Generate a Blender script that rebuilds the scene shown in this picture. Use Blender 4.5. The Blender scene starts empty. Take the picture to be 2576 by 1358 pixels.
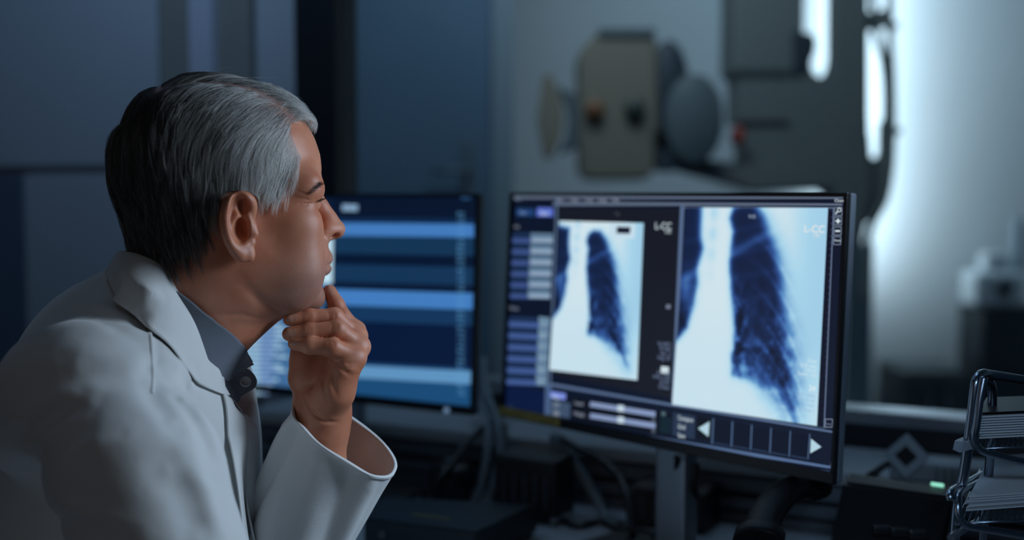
import bpy, bmesh, math, random
import numpy as np
from mathutils import Vector, Matrix
from mathutils.bvhtree import BVHTree

# ------------------------------------------------------------------ camera, world, lights, exposure
scene = bpy.context.scene
COL = scene.collection
FPX = 2900.0                      # focal length in pixels of the 2576 px wide frame
CAM_Z = 1.20
PITCH = math.atan(195.0 / FPX)

cam_data = bpy.data.cameras.new('camera')
cam_data.sensor_width = 36.0
cam_data.lens = FPX / 2576.0 * 36.0
cam_data.clip_start = 0.02
cam_data.clip_end = 60
cam_data.dof.use_dof = True
cam_data.dof.focus_distance = 1.172
cam_data.dof.aperture_fstop = 1.75
cam_data.dof.aperture_blades = 0
camera = bpy.data.objects.new('camera', cam_data)
camera.location = (0, 0, CAM_Z)
camera.rotation_euler = (math.radians(90) - PITCH, 0, 0)
COL.objects.link(camera)
scene.camera = camera

world = bpy.data.worlds.new('world')
scene.world = world
world.use_nodes = True
world.node_tree.nodes['Background'].inputs[0].default_value = (0.16, 0.36, 0.62, 1)
world.node_tree.nodes['Background'].inputs[1].default_value = 0.04

def light(name, kind, loc, target, energy, color, **kw):
    ld = bpy.data.lights.new(name, kind)
    ld.energy = energy
    ld.color = color
    for k, v in kw.items():
        setattr(ld, k, v)
    o = bpy.data.objects.new(name, ld)
    o.location = loc
    d = Vector(target) - Vector(loc)
    o.rotation_euler = d.to_track_quat('-Z', 'Y').to_euler()
    COL.objects.link(o)
    return o

# soft cool key in front of the seated man, above the desk on the camera's right
light('key_light', 'SPOT', (0.60, 1.12, 1.36), (-0.22, 1.13, 1.10), 24.0, (0.62, 0.80, 1.0), spot_size=math.radians(62), spot_blend=.6, shadow_soft_size=.14)
# weak warm fill added behind the camera
light('warm_light', 'AREA', (-0.9, -1.2, 1.9), (-0.3, 1.2, 1.1), 1.4, (1.0, 0.90, 0.80), shape='RECTANGLE', size=1.0, size_y=1.0)

# unseen cool spot added near the camera to brighten the letter tray
light('tray_light', 'SPOT', (0.22, 0.30, 1.42), (0.52, 1.16, 0.93), 7.0, (.45, .70, 1.0), spot_size=math.radians(34), spot_blend=.5, shadow_soft_size=.08)
# dim blue fill added above to lift the desk and ledge
light('desk_fill_light', 'AREA', (0.25, 2.0, 2.65), (0.1, 1.9, 0.8), 5.0, (.34, .62, 1.0), shape='RECTANGLE', size=.6, size_y=.6)

scene.view_settings.view_transform = 'Standard'
scene.view_settings.look = 'None'
scene.view_settings.exposure = 0.0
scene.view_settings.gamma = 1.0
scene.view_settings.use_curve_mapping = False
scene.cycles.use_denoising = True
scene.cycles.max_bounces = 8
scene.cycles.caustics_reflective = False
scene.cycles.caustics_refractive = False
# ------------------------------------------------------------------ helpers
CP, SP = math.cos(PITCH), math.sin(PITCH)
def ray(px, py):
    x, y, z = px - 1288.0, FPX, -(py - 679.0)
    return Vector((x, y * CP + z * SP, z * CP - y * SP))
def P(px, py, Y):                       # the point at depth Y (metres in front of the camera) seen at a place of the photo
    r = ray(px, py)
    return Vector((r.x * Y / r.y, Y, CAM_Z + r.z * Y / r.y))
def PZ(px, py, z):                      # the point at height z
    r = ray(px, py); t = (z - CAM_Z) / r.z
    return Vector((r.x * t, r.y * t, z))
def PP(px, py, o, n):                   # the point on the plane through o with normal n
    r = ray(px, py); c = Vector((0, 0, CAM_Z))
    t = (Vector(o) - c).dot(n) / r.dot(n)
    return c + r * t

def tag(o, label=None, cat=None, group=None, kind=None):
    if label: o['label'] = label
    if cat: o['category'] = cat
    if group: o['group'] = group
    if kind: o['kind'] = kind
    return o
def empty(name, loc=(0, 0, 0), rz=0.0, label=None, cat=None, group=None, parent=None):
    o = bpy.data.objects.new(name, None)
    o.empty_display_size = 0.05
    COL.objects.link(o)
    o.location = loc; o.rotation_euler = (0, 0, rz)
    if parent: o.parent = parent
    return tag(o, label, cat, group)
def link(name, me, mat=None, parent=None, smooth=False):
    o = bpy.data.objects.new(name, me)
    COL.objects.link(o)
    if mat is not None:
        for m in (mat if isinstance(mat, (list, tuple)) else [mat]):
            me.materials.append(m)
    if smooth:
        me.polygons.foreach_set('use_smooth', [True] * len(me.polygons))
    if parent: o.parent = parent
    return o
def obj(name, bm, mat=None, parent=None, smooth=False):
    me = bpy.data.meshes.new(name)
    bm.normal_update()
    bm.to_mesh(me); bm.free()
    return link(name, me, mat, parent, smooth)
def np_mesh(name, V, Q):
    me = bpy.data.meshes.new(name)
    V = np.asarray(V, np.float32); Q = np.asarray(Q, np.int32)
    me.vertices.add(len(V)); me.vertices.foreach_set('co', V.ravel())
    n = Q.shape[1]
    me.loops.add(Q.size); me.loops.foreach_set('vertex_index', Q.ravel())
    me.polygons.add(len(Q)); me.polygons.foreach_set('loop_start', np.arange(len(Q), dtype=np.int32) * n)
    me.update(calc_edges=True); me.validate()
    return me
def box(bm, c, s, M=None, bev=0.0, segs=2):
    r = bmesh.ops.create_cube(bm, size=1.0)
    vs = r['verts']
    bmesh.ops.scale(bm, vec=s, verts=vs)
    if bev > 0:
        es = list({e for v in vs for e in v.link_edges})
        rb = bmesh.ops.bevel(bm, geom=es, offset=bev, segments=segs, affect='EDGES', profile=0.6)
        vs = list({v for f in rb['faces'] for v in f.verts} | {v for v in vs if v.is_valid})
    bmesh.ops.translate(bm, vec=c, verts=vs)
    if M is not None: bmesh.ops.transform(bm, matrix=M, verts=vs)
    return vs
def frame_from(d):
    d = Vector(d).normalized()
    a = Vector((0, 0, 1)) if abs(d.z) < 0.9 else Vector((1, 0, 0))
    x = d.cross(a).normalized(); y = d.cross(x).normalized()
    return x, y
def tube(bm, pts, r, n=10, cap=True, flat=1.0):
    pts = [Vector(p) for p in pts]
    rs = r if isinstance(r, (list, tuple)) else [r] * len(pts)
    rings = []; x = None
    for i, p in enumerate(pts):
        d = (pts[min(i + 1, len(pts) - 1)] - pts[max(i - 1, 0)]).normalized()
        if x is None: x, y = frame_from(d)
        else:
            x = (x - d * x.dot(d)).normalized(); y = d.cross(x).normalized()
        rings.append([bm.verts.new(p + (x * math.cos(2 * math.pi * k / n) + y * math.sin(2 * math.pi * k / n) * flat) * rs[i]) for k in range(n)])
    for a, b in zip(rings, rings[1:]):
        for k in range(n):
            f = bm.faces.new((a[k], a[(k + 1) % n], b[(k + 1) % n], b[k])); f.smooth = True
    if cap:
        bm.faces.new(rings[0][::-1]); bm.faces.new(rings[-1])
def lathe(bm, prof, c=(0, 0, 0), M=None, n=32):
    rings = []; nv = []
    for r, z in prof:
        ring = [bm.verts.new((c[0] + r * math.cos(2 * math.pi * k / n), c[1] + r * math.sin(2 * math.pi * k / n), c[2] + z)) for k in range(n)]
        rings.append(ring); nv += ring
    for a, b in zip(rings, rings[1:]):
        for k in range(n):
            f = bm.faces.new((a[k], a[(k + 1) % n], b[(k + 1) % n], b[k])); f.smooth = True
    bm.faces.new(rings[0][::-1]); bm.faces.new(rings[-1])
    if M is not None: bmesh.ops.transform(bm, matrix=M, verts=nv)
    return nv
def catmull(pts, n=8):
    pts = [np.array(p, float) for p in pts]
    ext = [2 * pts[0] - pts[1]] + pts + [2 * pts[-1] - pts[-2]]
    out = []
    for i in range(1, len(ext) - 2):
        p0, p1, p2, p3 = ext[i - 1:i + 3]
        for j in range(n):
            t = j / n
            out.append(0.5 * ((2 * p1) + (-p0 + p2) * t + (2 * p0 - 5 * p1 + 4 * p2 - p3) * t * t + (-p0 + 3 * p1 - 3 * p2 + p3) * t ** 3))
    out.append(pts[-1])
    return out
def prism(bm, poly, z0, z1, M=None):          # extrude a 2-D outline (x, y) between z0 and z1
    a = [bm.verts.new((x, y, z0)) for x, y in poly]
    b = [bm.verts.new((x, y, z1)) for x, y in poly]
    bm.faces.new(a[::-1]); bm.faces.new(b)
    n = len(poly)
    for k in range(n): bm.faces.new((a[k], a[(k + 1) % n], b[(k + 1) % n], b[k]))
    if M is not None: bmesh.ops.transform(bm, matrix=M, verts=a + b)

def mat(name, color, rough=0.5, metal=0.0, noise=0.0, nscale=20.0, bump=0.0, bscale=200.0, emit=None, estr=0.0, spec=0.5, sheen=0.0, coat=0.0):
    m = bpy.data.materials.new(name); m.use_nodes = True
    nt = m.node_tree; b = nt.nodes['Principled BSDF']
    b.inputs['Base Color'].default_value = (*color, 1)
    b.inputs['Roughness'].default_value = rough
    b.inputs['Metallic'].default_value = metal
    b.inputs['Specular IOR Level'].default_value = spec
    b.inputs['Sheen Weight'].default_value = sheen
    b.inputs['Coat Weight'].default_value = coat
    if emit is not None:
        b.inputs['Emission Color'].default_value = (*emit, 1); b.inputs['Emission Strength'].default_value = estr
    tc = nt.nodes.new('ShaderNodeTexCoord')
    if noise > 0:
        n = nt.nodes.new('ShaderNodeTexNoise'); n.inputs['Scale'].default_value = nscale; n.inputs['Detail'].default_value = 5
        r = nt.nodes.new('ShaderNodeValToRGB')
        r.color_ramp.elements[0].position = 0.3; r.color_ramp.elements[1].position = 0.7
        r.color_ramp.elements[0].color = (*[c * (1 - noise) for c in color], 1)
        r.color_ramp.elements[1].color = (*[min(1, c * (1 + noise)) for c in color], 1)
        nt.links.new(tc.outputs['Object'], n.inputs['Vector']); nt.links.new(n.outputs['Fac'], r.inputs['Fac'])
        nt.links.new(r.outputs['Color'], b.inputs['Base Color'])
    if bump > 0:
        n2 = nt.nodes.new('ShaderNodeTexNoise'); n2.inputs['Scale'].default_value = bscale; n2.inputs['Detail'].default_value = 3
        bp = nt.nodes.new('ShaderNodeBump'); bp.inputs['Strength'].default_value = bump; bp.inputs['Distance'].default_value = 0.001
        nt.links.new(tc.outputs['Object'], n2.inputs['Vector']); nt.links.new(n2.outputs['Fac'], bp.inputs['Height'])
        nt.links.new(bp.outputs['Normal'], b.inputs['Normal'])
    return m

# ------------------------------------------------------------------ implicit modelling: distance fields on a grid, skinned by surface nets
def smin(a, b, k):
    if np.ndim(k) == 0 and k <= 0: return np.minimum(a, b)
    h = np.maximum(k - np.abs(a - b), 0) / k
    return np.minimum(a, b) - h * h * (k * 0.25)
class Field:
    def __init__(s, lo, hi, h):
        s.lo = np.array(lo, float); s.h = h
        s.n = np.ceil((np.array(hi, float) - s.lo) / h).astype(int) + 1
        s.F = np.full(s.n, 0.05, np.float32)
    def _sub(s, lo, hi, m):
        i0 = np.clip(np.floor((np.array(lo) - m - s.lo) / s.h).astype(int), 0, s.n)
        i1 = np.clip(np.ceil((np.array(hi) + m - s.lo) / s.h).astype(int) + 1, 0, s.n)
        if (i1 <= i0).any(): return None
        ax = [(s.lo[a] + s.h * np.arange(i0[a], i1[a])).astype(np.float32) for a in range(3)]
        X = ax[0][:, None, None]; Y = ax[1][None, :, None]; Z = ax[2][None, None, :]
        return (slice(i0[0], i1[0]), slice(i0[1], i1[1]), slice(i0[2], i1[2])), X, Y, Z
    def op(s, lo, hi, fn, k=0.0, mode='add', m=0.02):
        r = s._sub(lo, hi, m + k)
        if r is None: return
        sl, X, Y, Z = r
        d = fn(X, Y, Z).astype(np.float32)
        if mode == 'add': s.F[sl] = smin(s.F[sl], d, k)
        elif mode == 'sub': s.F[sl] = -smin(-s.F[sl], d, k)
        elif mode == 'disp': s.F[sl] = s.F[sl] - d
    def cap(s, a, b, ra, rb=None, k=0.0, mode='add'):
        rb = ra if rb is None else rb
        a = np.array(a, float); b = np.array(b, float); ab = b - a; L2 = max(float(ab @ ab), 1e-12)
        def fn(X, Y, Z):
            t = np.clip(((X - a[0]) * ab[0] + (Y - a[1]) * ab[1] + (Z - a[2]) * ab[2]) / L2, 0, 1)
            d = np.sqrt((X - a[0] - ab[0] * t) ** 2 + (Y - a[1] - ab[1] * t) ** 2 + (Z - a[2] - ab[2] * t) ** 2)
            return d - (ra + (rb - ra) * t)
        R = max(ra, rb)
        s.op(np.minimum(a, b) - R, np.maximum(a, b) + R, fn, k, mode)
    def chain(s, pts, rs, k=0.004, mode='add'):
        for i in range(len(pts) - 1): s.cap(pts[i], pts[i + 1], rs[i], rs[i + 1], k, mode)
    def ell(s, c, r, axes=None, k=0.0, mode='add'):
        c = np.array(c, float); r = np.array(r, float)
        A = np.eye(3) if axes is None else np.array([np.array(v, float) / np.linalg.norm(v) for v in axes])
        def fn(X, Y, Z):
            x, y, z = X - c[0], Y - c[1], Z - c[2]
            q = [(x * A[i][0] + y * A[i][1] + z * A[i][2]) for i in range(3)]
            k0 = np.sqrt(sum((q[i] / r[i]) ** 2 for i in range(3)))
            k1 = np.sqrt(sum((q[i] / r[i] ** 2) ** 2 for i in range(3))) + 1e-9
            return np.clip(k0 * (k0 - 1.0) / k1, -0.2, 0.2)
        e = np.sqrt(((A * r[:, None]) ** 2).sum(0))
        s.op(c - e, c + e, fn, k, mode)
    def bumpfn(s, c, rad, amp):               # swell (amp > 0) or hollow the surface round a point
        c = np.array(c, float); rad = np.array(rad if hasattr(rad, '__len__') else [rad] * 3, float)
        s.op(c - rad * 2, c + rad * 2, lambda X, Y, Z: amp * np.exp(-(((X - c[0]) / rad[0]) ** 2 + ((Y - c[1]) / rad[1]) ** 2 + ((Z - c[2]) / rad[2]) ** 2)), mode='disp', m=0)
    def settle(s):                            # remember the present surface, so that ridges can be laid on it
        V, Q = s.mesh()
        s.bv = BVHTree.FromPolygons([Vector(v) for v in V], [tuple(f) for f in Q])
    def ridge(s, pts, w, amp):                # a raised (or sunk) line along a path
        pts = [np.array(p, float) for p in pts]
        if getattr(s, 'bv', None) is not None:
            pts = [np.array(s.bv.find_nearest(Vector(p))[0]) for p in pts]
        P_ = np.array(pts)
        def fn(X, Y, Z):
            best = None
            for a, b in zip(pts, pts[1:]):
                ab = b - a; L2 = max(float(ab @ ab), 1e-12)
                t = np.clip(((X - a[0]) * ab[0] + (Y - a[1]) * ab[1] + (Z - a[2]) * ab[2]) / L2, 0, 1)
                d = (X - a[0] - ab[0] * t) ** 2 + (Y - a[1] - ab[1] * t) ** 2 + (Z - a[2] - ab[2] * t) ** 2
                best = d if best is None else np.minimum(best, d)
            # fades out at both ends
            L = np.linalg.norm(pts[-1] - pts[0]) * 0.35 + 1e-6
            e0 = np.sqrt((X - pts[0][0]) ** 2 + (Y - pts[0][1]) ** 2 + (Z - pts[0][2]) ** 2)
            e1 = np.sqrt((X - pts[-1][0]) ** 2 + (Y - pts[-1][1]) ** 2 + (Z - pts[-1][2]) ** 2)
            fade = np.clip((np.minimum(e0, e1) + w * 0.5) / L, 0, 1)
            return amp * fade * np.exp(-best / (w * w))
        s.op(P_.min(0) - 2.2 * w, P_.max(0) + 2.2 * w, fn, mode='disp', m=0)
    def mesh(s):
        F = s.F; n = np.array(F.shape)
        S = F < 0
        c = np.zeros(n - 1, np.int8)
        for dx in (0, 1):
            for dy in (0, 1):
                for dz in (0, 1):
                    c += S[dx:n[0] - 1 + dx, dy:n[1] - 1 + dy, dz:n[2] - 1 + dz]
        act = (c > 0) & (c < 8)
        I = np.argwhere(act)
        idx = np.full(n - 1, -1, np.int32); idx[act] = np.arange(len(I))
        acc = np.zeros((len(I), 3)); cnt = np.zeros(len(I))
        corners = [(x, y, z) for x in (0, 1) for y in (0, 1) for z in (0, 1)]
        val = {q: F[I[:, 0] + q[0], I[:, 1] + q[1], I[:, 2] + q[2]] for q in corners}
        for a in corners:
            for ax in range(3):
                if a[ax] == 0:
                    b = list(a); b[ax] = 1; b = tuple(b)
                    fa, fb = val[a], val[b]
                    m = (fa < 0) != (fb < 0)
                    t = np.where(m, fa / np.where(m, fa - fb, 1), 0)
                    p = np.array(a, float)[None, :].repeat(len(I), 0); p[:, ax] += t
                    acc[m] += p[m]; cnt[m] += 1
        V = (I + acc / cnt[:, None]) * s.h + s.lo
        quads = []
        for ax in range(3):
            o1, o2 = [(1, 2), (2, 0), (0, 1)][ax]
            sl0 = [slice(None)] * 3; sl1 = [slice(None)] * 3
            sl0[ax] = slice(0, -1); sl1[ax] = slice(1, None)
            d = S[tuple(sl0)] != S[tuple(sl1)]
            E = np.argwhere(d)
            ok = (E[:, o1] > 0) & (E[:, o2] > 0) & (E[:, o1] < n[o1] - 1) & (E[:, o2] < n[o2] - 1)
            E = E[ok]
            inside = S[E[:, 0], E[:, 1], E[:, 2]]
            def at(d1, d2):
                J = E.copy(); J[:, o1] -= d1; J[:, o2] -= d2
                return idx[J[:, 0], J[:, 1], J[:, 2]]
            q = np.stack([at(1, 1), at(0, 1), at(0, 0), at(1, 0)], 1)
            q[~inside] = q[~inside][:, ::-1]
            quads.append(q)
        return V, np.concatenate(quads)
def smooth_verts(V, Q, it=2, lam=0.5):
    E = np.concatenate([Q[:, [0, 1]], Q[:, [1, 2]], Q[:, [2, 3]], Q[:, [3, 0]]])
    E = np.concatenate([E, E[:, ::-1]])
    cnt = np.bincount(E[:, 0], minlength=len(V))[:, None]
    for _ in range(it):
        for l in (lam, -lam * 1.02):
            acc = np.stack([np.bincount(E[:, 0], weights=V[E[:, 1], a], minlength=len(V)) for a in range(3)], 1)
            V = V + l * (acc / np.maximum(cnt, 1) - V)
    return V
# ------------------------------------------------------------------ the setting
def V3(*a): return Vector(a)
M_DESK = mat('desk_laminate', (.50, .52, .54), .45, noise=.05, nscale=6)
M_WALL = mat('painted_wall', (.42, .47, .54), .8, noise=.04, nscale=3, bump=.1, bscale=150)
M_WALL2 = mat('exam_room_wall', (.62, .67, .70), .8, noise=.03, nscale=2, bump=.1, bscale=150)
M_FRAME = mat('black_frame', (.012, .014, .020), .45)
M_STEEL = mat('brushed_rail', (.45, .48, .52), .32, 1.0)
M_FLOOR = mat('vinyl_floor', (.10, .12, .14), .5, noise=.15, nscale=8)
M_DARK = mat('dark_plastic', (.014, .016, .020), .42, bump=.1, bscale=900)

# direction of the partition behind the desk and its frame of reference
LEDGE_Z = CAM_Z - .40; DESK_Z = CAM_Z - .50
A = PZ(2280, 1130, LEDGE_Z); B = PZ(1250, 1035, LEDGE_Z)
WD = (B - A); WD.z = 0; WD.normalize()                      # along the partition, to the left
WN = Vector((WD.y, -WD.x, 0)) ;
if WN.y > 0: WN = -WN                                       # towards the camera
W0 = Vector((A.x, A.y, 0))
def wbox(bm, s0, s1, d0, d1, z0, z1, bev=0.0):
    """box along the partition: s along it (metres left of the reference), d in front of it, z up"""
    M = Matrix(((WD.x, WN.x, 0, W0.x), (WD.y, WN.y, 0, W0.y), (0, 0, 1, 0), (0, 0, 0, 1)))
    return box(bm, ((s0 + s1) / 2, (d0 + d1) / 2, (z0 + z1) / 2), (s1 - s0, d1 - d0, z1 - z0), M, bev)
def ws(px, py=484):                                         # s of the place on the partition plane seen at this column
    r = ray(px, py); c = Vector((0, 0, CAM_Z))
    t = (W0 - c).dot(WN) / r.dot(WN)
    return (c + r * t - W0).dot(WD)
def wz(px, py):
    r = ray(px, py); c = Vector((0, 0, CAM_Z)); t = (Vector((W0.x, W0.y, CAM_Z)) - c).dot(WN) / r.dot(WN)
    return (c + r * t).z
sR = -1.6; sJ1 = ws(858); sJ0 = ws(757); sL = 3.2
def wobj(name, mat_, args, kind='structure', parent=None, bev=0.0):
    bm = bmesh.new(); wbox(bm, *args, bev=bev)
    o = obj(name, bm, mat_, parent)
    if parent is None: tag(o, kind=kind)
    return o
RAIL_Z = wz(2290, 1054)
# observation window between the desk and the exam room
win = wobj('window_1', M_FRAME, (sR, sJ1, -.06, .0, LEDGE_Z - .02, RAIL_Z - .012))
wobj('window_sill', M_STEEL, (sR, sJ1, -.05, .012, RAIL_Z - .012, RAIL_Z + .010), parent=win, bev=.003)
wobj('window_frame', M_FRAME, (sJ1, sJ0, -.06, .015, LEDGE_Z - .02, 2.7), parent=win)
wobj('window_frame', M_FRAME, (sR, sJ1, -.06, .012, 2.25, 2.40), parent=win)
glass = bpy.data.materials.new('window_glass'); glass.use_nodes = True
gb = glass.node_tree.nodes['Principled BSDF']
gb.inputs['Base Color'].default_value = (.86, .93, .97, 1); gb.inputs['Transmission Weight'].default_value = 1; gb.inputs['Roughness'].default_value = .02; gb.inputs['IOR'].default_value = 1.12
wobj('window_pane', glass, (sR, sJ1, -.036, -.030, RAIL_Z + .008, 2.26), parent=win)
# wall below, above and to the left
wobj('wall_back', M_WALL, (sR, sJ0, -.10, -.061, 0, LEDGE_Z))
wobj('wall_above', M_WALL, (sR, sJ0, -.08, -.0, 2.40, 2.75))
# left of the frame: wall with pilasters and panels
wl = wobj('wall_left', M_WALL, (sJ0, sL, -.10, -.0, 0, 2.75))
s1, s2, s3, s4 = ws(650), ws(568), ws(512), ws(428)
M_OLIVE = mat('taupe_strip', (.25, .26, .25), .7)
M_PALE = mat('pale_strip', (.50, .53, .66), .7)
for nm, a, b, m_, d in (('wall_strip', s1, s2, M_OLIVE, .020), ('wall_strip', s2, s3, M_PALE, .035), ('wall_strip', s3, s4, M_OLIVE, .020)):
    wobj(nm, m_, (a, b, .0, d, 0, 2.74), parent=wl)
zs_ = wz(150, 432)
wobj('wall_panel', M_WALL, (s4 + .01, sL - .02, .0, .018, zs_ + .012, 2.70), parent=wl, bev=.003)
wobj('wall_panel', M_WALL, (s4 + .01, ws(82, 700), .0, .018, .10, zs_ - .006), parent=wl, bev=.003)
M_NAVY = mat('navy_panel', (.10, .14, .22), .6)
wobj('wall_panel', M_NAVY, (ws(82, 700) + .006, sL - .02, .0, .016, .10, zs_ - .006), parent=wl, bev=.003)

# cable ledge along the partition, desk
lg = wobj('cable_ledge', M_DESK, (-.9, sJ0 - .01, .017, .185, LEDGE_Z - .022, LEDGE_Z), kind='thing', bev=.004)
tag(lg, 'long pale cable ledge under the observation window, behind the monitors', 'ledge')
for z0, z1, d in ((.030, .052, .172), (.060, .078, .176), (.084, .0995, .172)):
    wobj('ledge_trunking', mat('trunking_grey', (.16, .19, .22), .5), (-.9, sJ0 - .01, .03, d, LEDGE_Z - z1, LEDGE_Z - z0), parent=lg, bev=.003)
dk = wobj('desk', M_DESK, (-.9, sJ0 - .01, .017, 1.25, DESK_Z - .03, DESK_Z), kind='thing', bev=.003)
tag(dk, 'pale laminate desk top under the two monitors and the letter tray', 'desk')
for s_ in (-.8, sJ0 - .2):
    for d_ in (.12, 1.1):
        wobj('leg', M_STEEL, (s_, s_ + .05, d_, d_ + .05, 0, DESK_Z - .03), parent=dk)

# floor, ceiling and the walls of the two rooms
def slab(name, x0, x1, y0, y1, z0, z1, m_):
    bm = bmesh.new(); box(bm, ((x0 + x1) / 2, (y0 + y1) / 2, (z0 + z1) / 2), (x1 - x0, y1 - y0, z1 - z0))
    return tag(obj(name, bm, m_), kind='structure')
slab('floor', -4.5, 4.2, -2.6, 6.2, -.05, 0, M_FLOOR)
slab('ceiling', -4.5, 4.2, -2.6, 6.2, 2.76, 2.82, mat('ceiling_paint', (.5, .52, .54), .9))
slab('wall_far', -2.2, 4.2, 4.70, 4.80, 0, 2.76, M_WALL2)
slab('wall_right', 3.0, 3.1, 1.2, 4.70, 0, 2.76, M_WALL2)
# dark door leaf of the exam room, seen through the left of the window
y_ = 3.55
x0_ = P(845, 400, y_).x; x1_ = P(1238, 400, y_).x
M_SLATE = mat('slate_door', (.09, .17, .26), .7, noise=.06, nscale=4)
d1 = slab('door_1', x0_ - 1.2, x1_, y_, y_ + .05, 0, 2.74, M_SLATE)
x2_ = P(1292, 400, y_ + .02).x
jb = slab('door_jamb', x1_ + .002, x2_, y_ - .02, y_ + .09, 0, 2.74, mat('jamb_paint', (.20, .28, .34), .6))
jb.parent = d1
M_HDL = mat('handle_dull', (.10, .15, .20), .5)
hp = P(1130, 430, y_)
bm = bmesh.new(); tube(bm, [hp + V3(.06, -.002, 0), hp + V3(.06, -.05, 0), hp + V3(-.05, -.05, 0)], .009, 10)
obj('door_handle', bm, M_HDL, d1)
bm = bmesh.new(); box(bm, (hp.x + .06, y_ - .004, hp.z), (.05, .008, .19), bev=.002)
obj('door_plate', bm, M_HDL, d1)

# light of the exam room: a vertical tube fitted to the far wall behind the stand column
tb = P(2170, 150, 4.30)
light('exam_tube_light', 'AREA', (tb.x + .04, 4.50, 1.62), (tb.x + .16, 4.70, 1.62), 8, (.78, .93, 1.0), shape='RECTANGLE', size=.14, size_y=1.45)
light('exam_ceiling_light', 'AREA', (1.3, 3.9, 2.6), (1.3, 4.6, 1.0), 5.0, (.52, .80, 1.0), shape='RECTANGLE', size=.8, size_y=.6)
light('exam_front_fill', 'AREA', (.15, 2.75, 2.60), (.45, 3.7, 1.3), 7.5, (.78, .92, 1.0), shape='RECTANGLE', size=.8, size_y=.5)  # added front fill that keeps the machine from going black
# fill added to brighten only the wall at the left
light('left_wall_fill', 'AREA', (-.75, 1.75, 2.3), (-.95, 2.75, 1.5), 3.3, (.40, .66, 1.0), shape='RECTANGLE', size=.5, size_y=.5)
# ------------------------------------------------------------------ the two monitors
def emis_mat(name, gain=1.0):
    m = bpy.data.materials.new(name); m.use_nodes = True
    nt = m.node_tree; b = nt.nodes['Principled BSDF']
    at = nt.nodes.new('ShaderNodeAttribute'); at.attribute_name = 'pixel'
    b.inputs['Base Color'].default_value = (.01, .01, .012, 1); b.inputs['Roughness'].default_value = .4
    nt.links.new(at.outputs['Color'], b.inputs['Emission Color']); b.inputs['Emission Strength'].default_value = gain
    return m
SCREEN = emis_mat('lit_screen')
def srgb(r, g, b_):
    f = lambda c: (c / 255 / 12.92) if c / 255 <= .04045 else ((c / 255 + .055) / 1.055) ** 2.4
    return (f(r), f(g), f(b_))
class Screen:
    """flat picture on a screen: rectangles, shapes and lettering as thin emitting facets in the panel's own frame"""
    def __init__(s, M, n): s.M = M; s.Mi = M.inverted(); s.o = M.translation; s.n = n; s.V = []; s.F = []; s.C = []; s.lv = .0004
    def uv(s, px, py):
        p = s.Mi @ PP(px, py, s.o, s.n); return (p.x, p.z)
    def poly(s, pts, col, lv=1, uv=False):
        pts = pts if uv else [s.uv(*p) for p in pts]
        k = len(s.V); y = -s.lv * lv
        s.V += [(a, y, b) for a, b in pts]; s.F.append(list(range(k, k + len(pts)))); s.C.append(col)
    def line(s, a, b, w, col, lv=1):
        a, b = s.uv(*a), s.uv(*b); d = Vector((b[0] - a[0], b[1] - a[1])); n_ = Vector((-d.y, d.x)).normalized() * w / 2
        s.poly([(a[0] + n_.x, a[1] + n_.y), (b[0] + n_.x, b[1] + n_.y), (b[0] - n_.x, b[1] - n_.y), (a[0] - n_.x, a[1] - n_.y)], col, lv, True)
    def text(s, t, px, py, h, col, lv=2, align='LEFT', sx=1.0):
        cu = bpy.data.curves.new('t', 'FONT'); cu.body = t; cu.size = h; cu.align_x = align
        o = bpy.data.objects.new('t', cu); COL.objects.link(o)
        me = bpy.data.meshes.new_from_object(o)
        u, w = s.uv(px, py); k = len(s.V); y = -s.lv * lv
        s.V += [(u + v.co.x * sx, y, w + v.co.y) for v in me.vertices]
        for p in me.polygons: s.F.append([k + i for i in p.vertices][::1]); s.C.append(col)
        bpy.data.objects.remove(o); bpy.data.curves.remove(cu); bpy.data.meshes.remove(me)
    def build(s, name, parent):
        me = bpy.data.meshes.new(name); me.from_pydata(s.V, [], s.F)
        ca = me.attributes.new('pixel', 'FLOAT_COLOR', 'CORNER')
        cols = []
        for f, c in zip(s.F, s.C): cols += [(*c, 1)] * len(f)
        ca.data.foreach_set('color', np.array(cols, np.float32).ravel())
        return link(name, me, SCREEN, parent)
def monitor(tr, zdir, W_, Hh, tilt, label):
    """tr: top right corner; zdir: horizontal direction from right to left edge"""
    a = Vector(zdir).normalized(); n = Vector((a.y, -a.x, 0))
    if n.dot(Vector((0, -1, 0))) < 0: n = -n
    x = -a                                             # to the right as seen by the viewer
    yv = -n                                            # into the screen
    R = Matrix((x, yv, Vector((0, 0, 1)))).transposed().to_4x4()
    Tm = Matrix.Rotation(-tilt, 4, 'X')
    up = (R @ Tm) @ Vector((0, 0, 1))
    centre = Vector(tr) - x * W_ / 2 - up * Hh / 2
    M = Matrix.Translation(centre) @ R @ Tm
    return M, (R @ Tm) @ Vector((0, -1, 0)), a, n
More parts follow.
